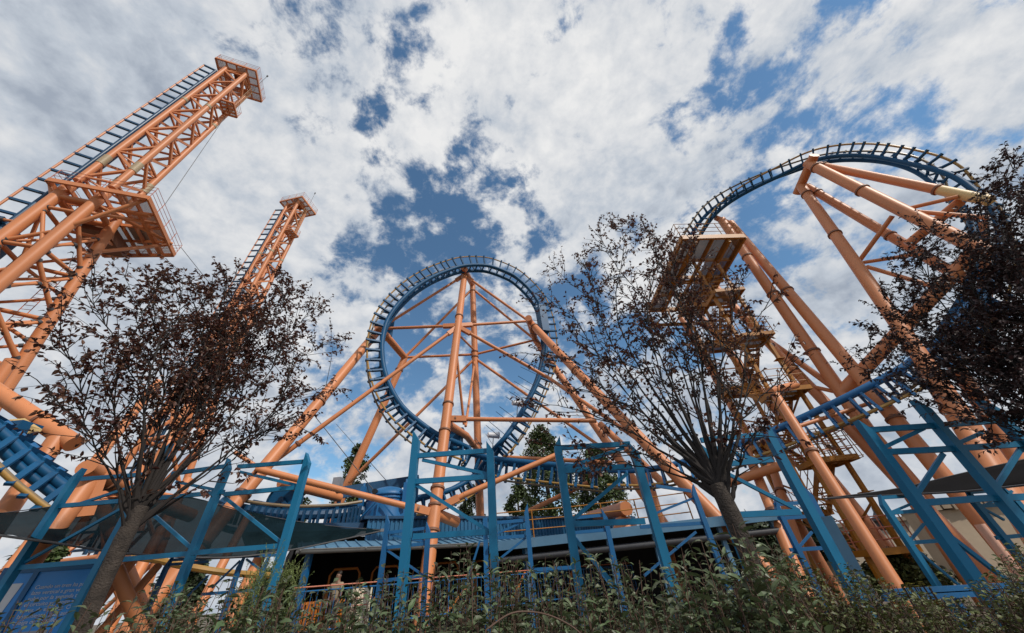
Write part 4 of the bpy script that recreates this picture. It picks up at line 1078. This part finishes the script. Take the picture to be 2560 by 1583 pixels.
mb.build('coping', TILE, w_, smooth=False)
c = py(2205, 1302, 24)
ul = thing('urn_lantern', (c.x, c.y, 0), 'black bell shaped lantern standing beside the pale wall top', 'lantern')
prof = [(.02, .75), (.10, .7), (.14, .45), (.30, .22), (.62, .12), (.66, .02), (.40, -.04), (.42, -.3), (.30, -.45)]
vs = [V((c.x + r_ * cos(2 * pi * k / 20), c.y + r_ * sin(2 * pi * k / 20), c.z + z)) for r_, z in prof for k in range(20)]
MB().add(vs, [(i * 20 + k, (i + 1) * 20 + k, (i + 1) * 20 + (k + 1) % 20, i * 20 + (k + 1) % 20) for i in range(len(prof) - 1) for k in range(20)]).build('lantern_head', DGREY, ul)
MB().tube((c.x, c.y, 0), (c.x, c.y, c.z - .3), .07, seg=10).build('post', DGREY, ul)
pk = ph(2448, 1311, 15); tag(MB().tube(pk, (pk.x, pk.y, 0), .10, seg=14).build('bollard_post', PINKM), 'short pale pink vertical post before the sand coloured wall', 'post')


# ------------------------------------------------------------------ far trees
RND = random.Random(5)


def far_tree(x, ytop, ybot, wpx, h, label, m, dens=1.0, shape=1.0, group='trees beyond the coaster', lf=.40):
    top = ph(x, ytop, h); bot = ph(x, ybot, h); z0 = max(0.5, bot.z); H_ = top.z - z0
    zc = (top - EYE).dot(FW); w = wpx * zc / FPX / 2
    th = thing('tree', (bot.x, bot.y, 0), label, 'tree', group)
    MB().path([V((bot.x, bot.y, 0)), V((bot.x + .1, bot.y, z0 + H_ * .4)), V((bot.x, bot.y, z0 + H_ * .93))], [w * .10 + .1, w * .06 + .05, .03], 8).build('trunk', BARK, th)
    mb = MB(); lobes = []
    for k in range(int(60 * dens)):
        t = RND.random(); a = RND.random() * 2 * pi
        prof = (sin(pi * min(1, (t * .93 + .07)) ** .75)) ** .7 * shape + .02
        r_ = w * prof * (.55 + .35 * RND.random()); lobes.append((V((bot.x + cos(a) * r_, bot.y + sin(a) * r_, z0 + t * H_)), w * (.16 + .2 * RND.random())))
    for k in range(int(7000 * dens)):
        c, rr = RND.choice(lobes); d = V((RND.gauss(0, 1), RND.gauss(0, 1), RND.gauss(0, 1.5))); d.normalize()
        p = c + d * rr * (.55 + .55 * RND.random())
        ld = V((RND.gauss(0, 1), RND.gauss(0, 1), RND.gauss(-.2, .7))); mb.leaf(p, ld, V((RND.gauss(0, 1), RND.gauss(0, 1), 1)), lf * (.6 + .8 * RND.random()), lf * .6)
    mb.build('crown', m, th, smooth=False)


far_tree(862, 1118, 1300, 78, 62, 'dark green poplar behind the tall left salmon leg of the loop', POPLAR)
far_tree(725, 1200, 1310, 62, 66, 'smaller poplar top showing above the dark launch track', POPLAR, .6)
far_tree(1178, 1215, 1330, 62, 70, 'dark tree behind the foot of the rear salmon mast', PINE, .7)
far_tree(1383, 1072, 1345, 128, 52, 'tallest green poplar between the two right of centre blue posts', POPLAR, 1.6)
far_tree(1525, 1118, 1330, 122, 56, 'broad green poplar behind the round tube end and roof railing', POPLAR, 1.4)
far_tree(1300, 1190, 1340, 60, 60, 'narrow poplar just left of the tallest poplar', POPLAR, .6)
far_tree(2100, 1268, 1400, 80, 38, 'dark round tree top behind the lone salmon post on the right', PINE, .6)
far_tree(1945, 1290, 1460, 120, 30, 'dense dark bush behind the trestle right of the centre tree', PINE, 1.0, lf=.3)
far_tree(410, 1405, 1560, 110, 30, 'dark green bush low behind the left salmon legs', PINE, 1.0, lf=.3)
far_tree(640, 1440, 1570, 130, 34, 'dark bush low behind the left blue trestles', PINE, 1.0, lf=.3)
far_tree(20, 1335, 1520, 90, 34, 'green tree top under the sail at the left edge', POPLAR, .7, lf=.35)
far_tree(2300, 1395, 1500, 170, 21, 'grey green bush at the foot of the pale wall', SMALL, 1.0, lf=.16)


# ------------------------------------------------------------------ plum trees in front
def plum(label, base, forkp, r0, limbs, m, rnd, leafL=.08, twigs=12, tl=(.3, .75), group='purple leaved plum trees', lo=.22, kids=1.0, lpt=10, hs=1.0, lim_r=1.0):
    th = thing('plum_tree', (base.x, base.y, 0), label, 'tree', group)
    b0 = V((base.x, base.y, 0)); tr = MB(); br = MB(); lv = MB()
    pts = [b0.lerp(forkp, t) + V((.04 * sin(3 * t), .03 * sin(5 * t), 0)) * (1 if 0 < t < 1 else 0) for t in [i / 8 for i in range(9)]]
    tr.path(pts, [r0 * (1.25 - .32 * i / 8 + (.12 if i > 6 else 0) + (.5 if i == 0 else 0)) for i in range(9)], 14)

    def leaves(p, q, n):
        d = (q - p)
        for k in range(n):
            t = .12 + .88 * (k + rnd.random()) / n
            c = p + d * t
            ld = d.normalized() * .5 + V((rnd.gauss(0, .8), rnd.gauss(0, .8), rnd.gauss(-.35, .6)))
            lv.leaf(c, ld, V((rnd.gauss(0, .7), rnd.gauss(0, .7), 1)), leafL * (.65 + .6 * rnd.random()), leafL * .56 * (.7 + .5 * rnd.random()), .35, .25)

    for li, (x, y, h, *opt) in enumerate(limbs):
        tip = ph(x, y, h * hs); st_ = pts[-1].lerp(pts[-2], rnd.random() * .9)
        L = (tip - st_).length; up = V((0, 0, 1))
        c1 = st_ + (tip - st_) * .33 + up * (L * .10) + V((rnd.gauss(0, .05), rnd.gauss(0, .05), 0)) * L; c2 = st_ + (tip - st_) * .68 + up * (L * .07) + V((rnd.gauss(0, .04), rnd.gauss(0, .04), rnd.gauss(0, .02))) * L
        cv = spline([st_, c1, c2, tip], 7); n = len(cv)
        rb = lim_r * r0 * (.20 + .10 * rnd.random()) * min(1, .5 + L / 6)
        cv = [p + V((rnd.gauss(0, .012), rnd.gauss(0, .012), rnd.gauss(0, .012))) if 0 < i < n - 1 else p for i, p in enumerate(cv)]
        br.path(cv, [rb * (.42 * (1 - i / (n - 1)) + 1.25 * max(0, 1 - 4.2 * i / (n - 1)) ** 1.5) + .0035 for i in range(n)], 7)
        nt = max(4, int(twigs * L / 2.2))
        for k in range(nt):
            t = lo + (1 - lo) * (k + rnd.random()) / nt; i = min(int(t * (n - 1)), n - 2)
            p = cv[i].lerp(cv[i + 1], t * (n - 1) - i); T = (cv[i + 1] - cv[i]).normalized()
            d = (T * .75 + V((rnd.gauss(0, .55), rnd.gauss(0, .55), rnd.gauss(.15, .4)))).normalized()
            l = tl[0] + (tl[1] - tl[0]) * rnd.random() * (1.15 - .5 * t)
            m1 = p + d * l * .5 + V((rnd.gauss(0, .03), rnd.gauss(0, .03), rnd.gauss(.02, .03))); e = p + d * l + V((rnd.gauss(0, .06), rnd.gauss(0, .06), rnd.gauss(.03, .06)))
            br.path([p, m1, e], [.008 * (1.2 - t) + .004, .005, .0025], 4, caps=False)
            leaves(m1, e, int(lpt * (.5 + rnd.random())))
            for s_ in range(int(kids * 2 * rnd.random() + .5)):
                d2 = (d + V((rnd.gauss(0, .7), rnd.gauss(0, .7), rnd.gauss(.1, .5)))).normalized(); l2 = l * (.35 + .4 * rnd.random())
                q = p.lerp(m1, .4 + .6 * rnd.random()); e2 = q + d2 * l2
                br.path([q, q.lerp(e2, .5) + V((0, 0, .015)), e2], [.004, .003, .002], 4, caps=False)
                leaves(q, e2, int(lpt * .8 * (.5 + rnd.random())))
    tr.build('trunk', BARK, th); br.build('branches', TWIG, th); lv.build('crown', m, th, smooth=False)
    return th


R1 = random.Random(11)
base = ph(300, 1380, 7.2); fork = ph(352, 1268, 7.2); base = V((fork.x, fork.y, 0)) + V((base.x - fork.x, base.y - fork.y, 0)) * .5
lim = [(130, 830, 4.6), (115, 985, 4.5), (200, 1090, 4.5), (215, 700, 4.9), (310, 690, 5.2), (390, 700, 5.3), (460, 690, 5.0), (530, 720, 5.4), (590, 690, 5.2), (650, 740, 5.6), (700, 690, 5.0), (745, 720, 5.3), (790, 770, 5.2), (830, 850, 5.0), (820, 960, 4.8), (760, 1060, 4.7), (690, 1080, 4.8),
       (560, 800, 5.6), (620, 830, 5.4), (500, 830, 5.0), (680, 880, 5.2), (330, 850, 4.8), (260, 900, 4.6), (585, 930, 5.1), (640, 790, 5.5), (570, 740, 5.3), (410, 820, 5.2), (730, 830, 5.4)]
plum('left plum tree with leaning trunk and sparse dark purple leaves before the blue trestles', base, fork, .085, lim, PLUM, R1, leafL=.076, twigs=17, lpt=11, hs=1.58, tl=(.35, .95), lim_r=.9)
R2 = random.Random(23)
fork = ph(1792, 1212, 5.0); base = ph(1880, 1470, 4.95); base = V((fork.x, fork.y, 0)) + V((base.x - fork.x, base.y - fork.y, 0)) * .6
lim = [(1375, 660, 5.2), (1330, 760, 5.2), (1300, 880, 5.0), (1310, 1010, 4.8), (1370, 1110, 4.7), (1450, 1180, 4.6), (1460, 640, 5.4), (1500, 590, 5.4), (1525, 545, 5.5), (1580, 560, 5.5), (1630, 590, 5.4), (1690, 600, 5.6), (1740, 590, 5.4), (1700, 700, 5.6), (1790, 690, 5.5),
       (1860, 690, 5.2), (1930, 740, 5.0), (1960, 900, 4.7), (1950, 1010, 4.6), (1420, 820, 5.3), (1480, 760, 5.5), (1550, 720, 5.6), (1610, 760, 5.7), (1660, 850, 5.4), (1760, 850, 5.5), (1400, 960, 5.0), (1500, 960, 5.4), (1840, 980, 4.9), (1580, 1060, 5.0), (1650, 640, 5.4), (1900, 1080, 4.5)]
plum('centre plum tree with wide fan of thin branches before the ochre stairs', base, fork, .085, lim, PLUM, R2, leafL=.070, twigs=13, lpt=7, hs=1.18)
R3 = random.Random(37)
fork = ph(2760, 1130, 8.6); base = V((fork.x, fork.y, 0))
lim = [(2490, 430, 8.2), (2540, 400, 7.8), (2440, 500, 8.4), (2330, 580, 8.0), (2275, 640, 7.6), (2250, 700, 7.4), (2230, 770, 7.2), (2160, 880, 6.8), (2200, 830, 7.0), (2150, 920, 6.7), (2250, 930, 6.6), (2330, 960, 6.4), (2360, 1030, 6.3), (2420, 1050, 6.3), (2500, 1050, 6.2),
       (2560, 480, 8), (2600, 560, 8), (2480, 620, 8), (2400, 700, 7.8), (2420, 800, 7.4), (2350, 860, 7.2), (2480, 880, 7.0), (2520, 760, 7.4), (2580, 950, 6.6), (2600, 700, 7.5), (2300, 790, 7.3), (2640, 820, 7.2), (2540, 1000, 6.4), (2440, 950, 6.6), (2380, 640, 8), (2560, 620, 7.8), (2700, 600, 7.5), (2700, 450, 8), (2460, 560, 8.1), (2500, 690, 7.7), (2440, 740, 7.6), (2530, 860, 7.1), (2400, 920, 6.8)]
plum('right plum tree with a dense blackish purple crown reaching in from the right edge', base, fork, .14, lim, PLUM_D, R3, leafL=.068, twigs=14, tl=(.35, 1.0), lo=.12, kids=1.7, lpt=13, hs=1.37, lim_r=.5)


# ------------------------------------------------------------------ hedge along the bottom
RH = random.Random(77)


def curve_at(tab, x):
    for (x0, y0), (x1, y1) in zip(tab, tab[1:]):
        if x0 <= x <= x1: return y0 + (y1 - y0) * (x - x0) / (x1 - x0)
    return tab[-1][1] if x > tab[-1][0] else tab[0][1]


TOPS = [(-200, 1530), (0, 1490), (200, 1510), (380, 1455), (500, 1430), (640, 1435), (760, 1448), (860, 1462), (960, 1425), (1060, 1412), (1160, 1362), (1260, 1400), (1330, 1395), (1450, 1380), (1560, 1400), (1660, 1390), (1750, 1335), (1850, 1290), (1930, 1355), (2020, 1410), (2120, 1410), (2250, 1470), (2400, 1490), (2480, 1420), (2560, 1320), (2760, 1290)]


def shrub(label, u0, u1, n, Y0, Y1, m, L, Wd, drop=70, step=.045, low=.35, droop=-.1, name='hedge_shrub', dy=0, group='hedge shrubs', cat='shrub', short=.74, lift=.5):
    sm = MB(); lv = MB(); cx = py((u0 + u1) / 2, 1500, (Y0 + Y1) / 2)
    th = thing(name, (cx.x, cx.y, 0), label, cat, group)
    for k in range(n):
        u = u0 + (u1 - u0) * RH.random(); Y = Y0 + (Y1 - Y0) * RH.random()
        v = curve_at(TOPS, u) + dy + (RH.random() ** 1.3 * drop if RH.random() > short else drop + RH.random() ** .8 * 110)
        tip = py(u, v, Y)
        if tip.z < .5: continue
        b = V((tip.x + RH.gauss(0, .16), Y + RH.gauss(0, .12), 0)); mid = b.lerp(tip, .55) + V((RH.gauss(0, .06), RH.gauss(0, .06), 0))
        cv = spline([b, mid, tip], 6)
        sm.path(cv, [.006 - .0042 * i / (len(cv) - 1) for i in range(len(cv))], 5, caps=False)
        Ltot = (tip - b).length; z = low * Ltot; side = RH.random() * 6
        while z < Ltot:
            t = z / Ltot; f = t * (len(cv) - 1); i = min(int(f), len(cv) - 2); p = cv[i].lerp(cv[i + 1], f - i); T = (cv[i + 1] - cv[i]).normalized()
            side += 2.4 + RH.gauss(0, .5); a = T.orthogonal().normalized(); bb = T.cross(a); out = a * cos(side) + bb * sin(side)
            ln = .02 + .16 * RH.random() * (1.05 - t) if RH.random() < .55 else .0
            q = p + (out + T * .7).normalized() * ln
            if ln > .03: sm.path([p, q], [.003, .0018], 4, caps=False)
            d = out + T * (lift + RH.gauss(0, .35)) + V((0, 0, droop))
            lv.leaf(q, d, T + V((RH.gauss(0, .35), RH.gauss(0, .35), RH.gauss(0, .2))), L * (.6 + .65 * RH.random()), Wd * (.7 + .5 * RH.random()), .45, .22)
            if ln > .06:
                lv.leaf(p.lerp(q, .5), d + V((RH.gauss(0, .6), RH.gauss(0, .6), RH.gauss(0, .4))), T, L * (.6 + .5 * RH.random()), Wd * (.7 + .4 * RH.random()), .45, .2)
            z += .80 * step * (.6 + .8 * RH.random()) * (1.0 if t > .55 else 1.5)
    sm.build('stems', STEM, th); lv.build('leaves', m, th, smooth=False)
    return th


shrub('sparse grey green hedge shrub in front of the info board and left trunk', -150, 480, 150, 2.3, 3.6, HEDGE, .062, .024, drop=50)
shrub('grey green hedge shrub between the left trunk and the station gate', 430, 900, 250, 2.3, 3.7, HEDGE, .062, .025, drop=60)
shrub('tall loose hedge shrub in front of the notice board and central trestle', 850, 1290, 270, 2.3, 3.8, HEDGE, .064, .027, drop=90)
shrub('dense grey green hedge shrub below the canopy right of the central trestle', 1240, 1720, 270, 2.2, 3.7, HEDGE, .064, .025, drop=80)
shrub('tall hedge shrub with long pale leaves around the centre tree trunk', 1660, 2000, 165, 2.1, 3.4, HEDGE, .082, .030, drop=110)
shrub('low olive shrub with tiny leaves at the bottom right', 1930, 2330, 340, 2.5, 4.0, SMALL, .031, .020, drop=70, step=.016, low=.45)
shrub('taller olive shrub with tiny leaves in the bottom right corner', 2280, 2720, 380, 2.5, 3.8, SMALL, .031, .020, drop=90, step=.016, low=.45)
shrub('few broad leaved green shoots standing out low in the hedge', 500, 1900, 40, 2.0, 2.6, HEDGE_B, .075, .042, drop=60, dy=105, step=.07, group=None, name='green_shoots')
# arching bare bramble shoot
cv = spline([py(1215, 1575, 2.1), py(1275, 1535, 2.15), py(1330, 1530, 2.2), py(1390, 1545, 2.2), py(1450, 1583, 2.2), py(1480, 1640, 2.2)], 8)
cv = [V((cv[0].x - .1, cv[0].y, 0))] + cv
tag(MB().path(cv, .004, 6).build('bramble_shoot', STEM), 'thin red brown arching bramble shoot low in the hedge', 'shoot')


def feather(label, u0, u1, vtop, n, Y):
    th = thing('feathery_weed', py((u0 + u1) / 2, vtop, Y), label, 'weed'); th.location.z = 0
    sm = MB(); lv = MB()
    for k in range(n):
        u = u0 + (u1 - u0) * RH.random(); v = vtop + RH.random() * 70 + abs(u - (u0 + u1) / 2) * .5; tip = py(u, v, Y + RH.gauss(0, .15))
        b = V((py((u0 + u1) / 2, vtop, Y).x + RH.gauss(0, .12), Y + RH.gauss(0, .1), 0))
        cv = spline([b, b.lerp(tip, .6) + V((0, 0, .1)), tip], 8); sm.path(cv, [.006 - .005 * i / (len(cv) - 1) for i in range(len(cv))], 5, caps=False)
        for i in range(6, len(cv) - 1):
            for s_ in range(5):
                p = cv[i].lerp(cv[i + 1], RH.random()); T = (cv[i + 1] - cv[i]).normalized(); d = (T * .8 + V((RH.gauss(0, .6), RH.gauss(0, .6), RH.gauss(.2, .3)))).normalized(); l = .05 + .13 * RH.random()
                sm.path([p, p + d * l], [.0016, .001], 3, caps=False)
                for q in range(13): lv.leaf(p + d * l * (q / 13), d + V((RH.gauss(0, .7), RH.gauss(0, .7), RH.gauss(0, .5))), V((RH.gauss(0, 1), RH.gauss(0, 1), 1)), .013 + .012 * RH.random(), .0045)
    sm.build('stems', FEATHER, th); lv.build('fronds', FEATHER, th, smooth=False)


feather('tall feathery yellow green weed in front of the left end of the station gutter', 610, 770, 1385, 13, 3.3)
fl = thing('yellow_flowers', py(2275, 1462, 7), 'small patch of pale yellow flowers at the foot of the ochre stair post', 'flowers'); fl.location.z = 0
mb = MB(); sm = MB()
for k in range(26):
    p = py(2255 + RH.random() * 75, 1456 + RH.random() * 16, 7.2)
    sm.tube((p.x, p.y, 0), p, .006, seg=4)
    for s_ in range(5): mb.leaf(p, V((cos(s_ * 1.26), sin(s_ * 1.26), .3)), UPV, .04, .025)
mb.build('petals', YFLOWER, fl, smooth=False); sm.build('stems', STEM, fl)
